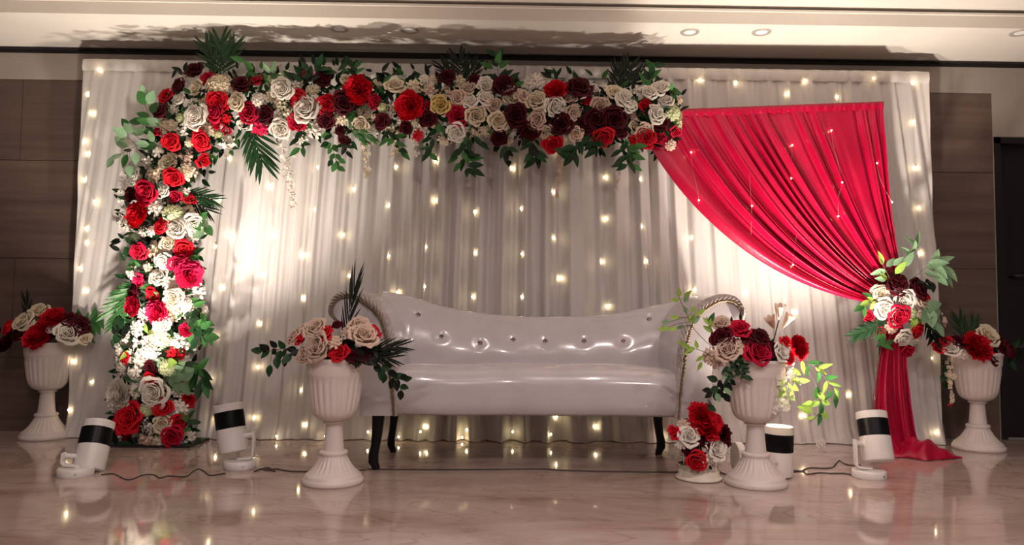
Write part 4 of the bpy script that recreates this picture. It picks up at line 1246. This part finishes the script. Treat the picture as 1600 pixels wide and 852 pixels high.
px_leaves(A3, U3.y - 0.05, [(1476, 555), (1476, 580), (1478, 600)], [(1476, 570), (1480, 582), (1474, 590), (1479, 603)], 13, 'r', 'd')

# ------------------------------------------------------------------ bird cage
C0 = atz(1092, 748)
cage = thing('bird_cage', C0, 'small cream wire bird cage on the floor beside the right urn', 'bird cage')
b = MB(); b.lathe([(0.0005, 0.0), (0.098, 0.0), (0.104, 0.004), (0.104, 0.010), (0.096, 0.014), (0.092, 0.020), (0.090, 0.036), (0.087, 0.042), (0.0005, 0.040)], 48); b.build('base', M['cage'], cage)
CR, CHT = 0.086, 0.20
for k in range(14):
    a = 2 * PI * k / 14
    path = [(CR * math.cos(a), CR * math.sin(a), 0.042), (CR * math.cos(a), CR * math.sin(a), CHT)]
    for q in range(1, 7):
        f = q / 6 * PI / 2
        path.append((CR * math.cos(a) * math.cos(f), CR * math.sin(a) * math.cos(f), CHT + 0.075 * math.sin(f)))
    b = MB(); b.tube(path, 0.0018, 6); b.build('bar', M['cage'], cage)
for z in (0.10, CHT):
    b = MB(); b.tube([(CR * math.cos(2 * PI * k / 40), CR * math.sin(2 * PI * k / 40), z) for k in range(41)], 0.002, 6, False); b.build('hoop', M['cage'], cage)
b = MB(); b.tube([(0.014 * math.cos(2 * PI * k / 20), 0, CHT + 0.089 + 0.014 * math.sin(2 * PI * k / 20)) for k in range(21)], 0.002, 6, False); b.build('ring', M['cage'], cage)
AC = thing('flower_bunch', (C0.x, C0.y, 0.05), 'bunch of red, white and burgundy flowers in the small bird cage', 'flower arrangement')
cluster(AC, C0.y - 0.03, 1092, 690, 48, 60, 0.08, [
 (1096,650,'p','R',24),(1106,669,'p','R',22),(1055,675,'b','R',12),(1128,678,'p','B',16),(1076,682,'r','W',18),(1117,701,'r','W',20),(1088,720,'r','R',16),(1084,664,'o','R',12),(1068,664,'o','E',10),(1100,690,'r','B',13),(1132,692,'b','B',11),(1065,690,'o','W',12),(1104,720,'o','W',14),(1078,704,'r','B',12),(1120,660,'r','R',12)], 0.25)
foliage_bed(AC, 'foliage', [(at(rnd.uniform(1072, 1118), rnd.uniform(690, 742), C0.y - 0.03), (rnd.uniform(-1, 1), rnd.uniform(-.5, .1), rnd.uniform(-1, .6)), (0, -1, .4), rnd.uniform(.025, .045)) for _ in range(40)], 'k')
blossom_strand(AC, [at(1075, 740, C0.y - .06), at(1092, 734, C0.y - .075), at(1112, 738, C0.y - .06)], 16, 0.008, 'W', width=0.010)

# ------------------------------------------------------------------ floor flood lamps
def flood(basep, arm_side, center, axis, label, power, tipped=False, spread=100):
    t = thing('flood_lamp', basep, label, 'flood lamp', 'floor flood lamps')
    ax = Vector(axis).normalized()
    q = ax.to_track_quat('Z', 'Y')
    off = Vector(center) - Vector(basep)
    def cyl(name, prof, m, n=48):
        b = MB(); b.lathe(prof, n); o = b.build(name, m, t, auto=40); o.location = off; o.rotation_mode = 'QUATERNION'; o.rotation_quaternion = q; return o
    r_ = 0.068
    cyl('housing', [(0.0005, -0.110), (r_ - 0.012, -0.110), (r_ - 0.003, -0.105), (r_, -0.096), (r_, 0.004), (r_ - 0.006, 0.004)], M['lamp_white'])
    b = MB()
    prof = [(r_ - 0.006, 0.002), (r_ - 0.001, 0.002), (r_ - 0.001, 0.086), (r_ - 0.006, 0.086)]
    b.lathe(prof, 120, mod=lambda rr_, z, a: rr_ - (0.0010 if int(a / (2 * PI) * 120 + 0.5) % 2 else 0))
    hs = b.build('heat_sink', M['lamp_black'], t, auto=40); hs.location = off; hs.rotation_mode = 'QUATERNION'; hs.rotation_quaternion = q
    cyl('rim', [(r_ - 0.006, 0.084), (r_, 0.084), (r_, 0.116), (r_ - 0.002, 0.118), (r_ - 0.008, 0.118), (r_ - 0.012, 0.100)], M['lamp_white'])
    cyl('lens', [(0.0005, 0.101), (r_ - 0.011, 0.101)], M['lens'])
    # light
    ld = bpy.data.lights.new('flood_light', 'SPOT'); ld.energy = power; ld.color = FLOOD_COLOR; ld.spot_size = R(spread); ld.spot_blend = 1.0; ld.shadow_soft_size = 0.035
    lo = bpy.data.objects.new('flood_light', ld); COL.objects.link(lo); lo.parent = t
    lo.location = off + ax * 0.122
    lo.rotation_mode = 'QUATERNION'; lo.rotation_quaternion = (-ax).to_track_quat('Z', 'Y')
    # foot and bracket
    b = MB()
    if not tipped:
        b.lathe([(0.0005, 0.0), (0.072, 0.0), (0.074, 0.003), (0.074, 0.030), (0.071, 0.034), (0.0005, 0.034)], 48); b.build('foot', M['lamp_white'], t, auto=40)
        b = MB(); b.lathe([(0.0005, -0.001), (0.004, -0.001), (0.004, 0.002)], 10); s = b.build('screw', M['lamp_black'], t); s.location = (0.035, -0.0655, 0.016); s.rotation_euler = (PI / 2, 0, 0.5)
        ax_ = arm_side * 0.060
        zt = off.z - 0.005
        pv = off + q @ Vector((0, 0, -0.045))
        b = MB()
        w, th = 0.014, 0.005
        path = [(arm_side * -0.004, 0.0, 0.040), (ax_ * 0.80, 0.0, 0.044), (ax_, 0.0, 0.056), (ax_, 0.004, (zt + 0.05) / 2), (ax_, 0.008, zt)]
        path = [Vector(p) for p in path]
        rings = []
        for i, p in enumerate(path):
            tg = (path[min(i + 1, len(path) - 1)] - path[max(i - 1, 0)]).normalized()
            yv = Vector((0, 1, 0)); nv = tg.cross(yv).normalized()
            rings.append([p + yv * w + nv * th, p - yv * w + nv * th, p - yv * w - nv * th, p + yv * w - nv * th])
        b.grid(rings, closed_v=True); b.f.append((0, 1, 2, 3)); b.f.append(tuple(range(len(b.v) - 4, len(b.v))))
        b.build('bracket', M['lamp_white'], t, smooth=False, bevel=0.002)
        b = MB(); b.tube([(ax_, 0.008, zt - 0.014), Vector((ax_, 0.008, zt - 0.014)).lerp(pv, 0.6)], 0.011, 14); b.build('pivot', M['lamp_white'], t, auto=40)
        b = MB(); b.tube([(arm_side * -0.004, 0, 0.033), (arm_side * -0.004, 0, 0.045)], 0.013, 12); b.build('swivel', M['lamp_white'], t, auto=40)
    else:
        # foot stands on edge to the left of the housing
        cx_f = -0.19; cz = 0.074
        b.lathe([(0.0005, 0.0), (0.072, 0.0), (0.074, 0.003), (0.074, 0.030), (0.071, 0.034), (0.0005, 0.034)], 48); f = b.build('foot', M['lamp_white'], t, auto=40)
        f.location = (cx_f, 0.03, cz + 0.002); f.rotation_euler = (0, PI / 2, 0.0)
        b = MB(); b.tube([(cx_f + 0.03, 0.035, cz), (cx_f + 0.07, 0.05, cz), (-0.10, 0.065, cz + 0.01), (-0.06, 0.075, cz + 0.02), (0.0, 0.072, cz + 0.02)], 0.008, 8); b.build('bracket', M['lamp_white'], t)
        b = MB(); b.lathe([(0.0005, -0.002), (0.006, -0.002), (0.006, 0.004)], 12); s = b.build('screw', M['lamp_black'], t); s.location = (-0.03, -0.062, 0.07); s.rotation_euler = (PI / 2, 0, -0.4)
    return t
def flood_px(bpx, cpx, axis, side, label, power, dy=0.03, spread=100):
    bp_ = atz(*bpx)
    c = at(cpx[0], cpx[1], bp_.y + dy)
    return flood(bp_, side, c, axis, label, power, False, spread)
flood_px((118, 743), (146, 699), (-0.03, 0.42, 0.9), -1, 'white floor flood lamp with black band aimed at the arch foot, far left', FLOOD_POWER[0], 0.115)
flood_px((375, 731), (361, 671), (-0.20, 0.12, 0.96), 1, 'white floor flood lamp with black band between the arch and the left urn', FLOOD_POWER[1], 0.03, 112)
L3 = atz(1216, 745)
flood(L3, -1, L3 + Vector((0, 0, 0.113)), (0.03, 0.0, 1), 'tipped white flood lamp with black band standing behind the right urn', FLOOD_POWER[2], True, 144)
flood_px((1358, 746), (1367, 684), (0.01, 0.30, 0.95), -1, 'white floor flood lamp with black band before the red cloth', FLOOD_POWER[3])

# ------------------------------------------------------------------ cables
def cable(pts_px, label, rad=0.0028, z=0.003, name='power_cable', m='dark_wire'):
    P = [atz(x, y, z) for x, y in pts_px]
    o = P[0].copy(); o.z = 0
    b = MB(o); b.tube(catmull(P, 6), rad, 6)
    ob = b.build(name, M[m], None, o)
    return tag(ob, label, 'cable')
cable([(158, 742), (178, 741), (200, 750), (222, 743), (240, 742), (250, 747), (263, 744), (290, 745), (300, 738), (310, 733), (320, 737), (328, 743), (345, 741), (352, 740)], 'dark cable snaking over the floor between the two left flood lamps')
cable([(397, 737), (408, 733), (420, 731), (430, 737), (424, 735), (412, 734), (432, 733), (450, 736), (480, 737), (560, 735), (572, 734)], 'dark cable running from the second flood lamp behind the left urn')
cable([(574, 733), (640, 734), (740, 734), (840, 733), (880, 735), (960, 737), (1040, 738), (1075, 737), (1118, 735), (1127, 739), (1135, 742)], 'dark cable lying straight on the floor under the sofa\'s front edge')
cable([(1240, 735), (1252, 736), (1258, 733), (1268, 731), (1285, 732), (1300, 731), (1306, 725), (1311, 720), (1318, 724), (1328, 727), (1345, 727)], 'dark cable with a kink between the two right flood lamps')
cable([(1240, 738), (1254, 736), (1262, 741), (1280, 739), (1300, 740), (1320, 740), (1337, 744)], 'dark cable lying nearest the viewer between the two right flood lamps')
for (x, y, w) in ((663, 676, 'left'), (722, 683, 'middle'), (930, 685, 'right')):
    p = atz(x, y)
    b = MB(); b.box((-0.022, -0.010, 0.0), (0.022, 0.010, 0.016)); t = b.build('plug_adapter', M['lamp_white'], None, p, smooth=False, bevel=0.003)
    tag(t, {'left': 'small white plug at the drape hem behind the sofa\'s left legs', 'middle': 'small white plug at the drape hem under the sofa\'s left half', 'right': 'small white plug at the drape hem under the sofa\'s right half'}[w], 'plug')
fp = at(1283, 672, -0.16); fp.z = 0.028
ff_ = thing('fallen_blossom', (fp.x, fp.y, 0), 'single white blossom lying on the floor by the drape hem', 'flower')
put_flower(ff_, fp, (-0.2, -1, 0.5), 'o', 'W', 0.032)

# ------------------------------------------------------------------ fairy lights
bm_ = MB(); bm_.lathe([(0.0003, 0.0058), (0.0026, 0.005), (0.0042, 0.0028), (0.0046, 0.0), (0.0042, -0.0028), (0.0026, -0.005), (0.0003, -0.0058)], 10)
BULB = bm_.mesh('bulb_mesh', M['bulb'])
bs_ = MB(); bs_.lathe([(0.0003, 0.0038), (0.0018, 0.0034), (0.0029, 0.0018), (0.0032, 0.0), (0.0029, -0.0018), (0.0018, -0.0034), (0.0003, -0.0038)], 10)
BULB_S = bs_.mesh('bulb_mesh', M['bulb'])
def red_front(x, z):
    best = 9; y = RY
    for i in range(0, NS + 1, 4):
        for j in range(0, NT + 1, 2):
            g = grid_[i][j]; d2 = (g[0] - x) ** 2 + (g[2] - z) ** 2
            if d2 < best: best = d2; y = g[1]
    return y if best < 0.0012 else None
STR = [
 [(155,108),(137,147),(144,177),(132,220),(137,240),(132,280),(148,315),(134,357),(135,379),(124,419),(134,455),(114,565),(143,597),(107,641)],
 [(357,247),(343,311),(338,385),(348,450),(336,526),(327,592),(338,657)],
 [(421,290),(428,366),(412,430),(406,506),(403,574),(397,653),(432,682)],
 [(496,261),(491,327),(474,398),(474,466),(470,610),(477,664)],
 [(552,295),(536,367),(545,431),(508,682)],
 [(620,261),(607,321),(608,400),(621,457),(575,675),(623,683)],
 [(682,251),(681,313),(666,386),(664,448),(667,667),(657,675)],
 [(741,331),(742,395),(738,464),(729,672),(722,684)],
 [(800,263),(814,326),(815,397),(815,464),(801,675)],
 [(863,236),(865,300),(865,372),(875,435),(870,652),(861,679)],
 [(945,277),(945,342),(941,409),(949,479),(931,667)],
 [(1001,279),(1003,354),(1011,408),(1033,683)],
 [(1094,124),(1080,238),(1092,313),(1080,372),(1085,453)],
 [(1151,129),(1175,322),(1162,457)],
 [(1258,126),(1231,146),(1238,227),(1236,279),(1246,351),(1239,414),(1242,488),(1254,650)],
 [(1309,151),(1299,204),(1316,285),(1310,338),(1327,617)],
 [(1365,122),(1370,255),(1394,316)],
 [(1428,129),(1427,190),(1431,262),(1436,325),(1439,396),(1456,560),(1463,676)],
]
ORD = ['first', 'second', 'third', 'fourth', 'fifth', 'sixth', 'seventh', 'eighth', 'ninth', 'tenth', 'eleventh', 'twelfth', 'thirteenth', 'fourteenth', 'fifteenth', 'sixteenth', 'seventeenth', 'eighteenth']
for k, pl in enumerate(STR):
    P = []
    for (x, y) in pl:
        p = at(x, y, 0.0)
        yy = drapeY(p.x, p.z) - 0.010
        small = False
        if k in (12, 13, 14, 15, 16):
            pr = at(x, y, RY - 0.02); rf = red_front(pr.x, pr.z)
            if rf is not None:
                yy = rf - 0.010; small = True
        if p.z < 0.06: yy -= 0.03
        p = at(x, y, yy)
        p.z = max(p.z, 0.009)
        P.append((p, small))
    lab = 'warm white fairy light strand down the backdrop, %s from the left' % ORD[k]
    t = thing('fairy_light_strand', P[0][0], lab, 'fairy lights', 'fairy light strands on the backdrop')
    wp = []
    topz = HT - 0.03 if k < 12 and pl[0][1] > 200 else P[0][0].z + 0.02
    if k in (0,): topz = P[0][0].z + 0.02
    p0 = P[0][0]
    if pl[0][1] > 200 and k not in (0,):
        wp.append(Vector((p0.x, drapeY(p0.x, topz) - 0.008, topz - 0.02)))
        wp.append(Vector((p0.x, drapeY(p0.x, (topz + p0.z) / 2) - 0.006, (topz + p0.z) / 2)))
    for (p, _) in P: wp.append(p + Vector((0, 0.004, 0)))
    b = MB(t.location); b.tube(catmull(wp, 4), 0.0004 if 11 < k < 16 else 0.0006, 4); b.build('wire', M['wire'], t)
    for (p, small) in P:
        link('bulb', BULB_S if small else BULB, t, p - t.location)
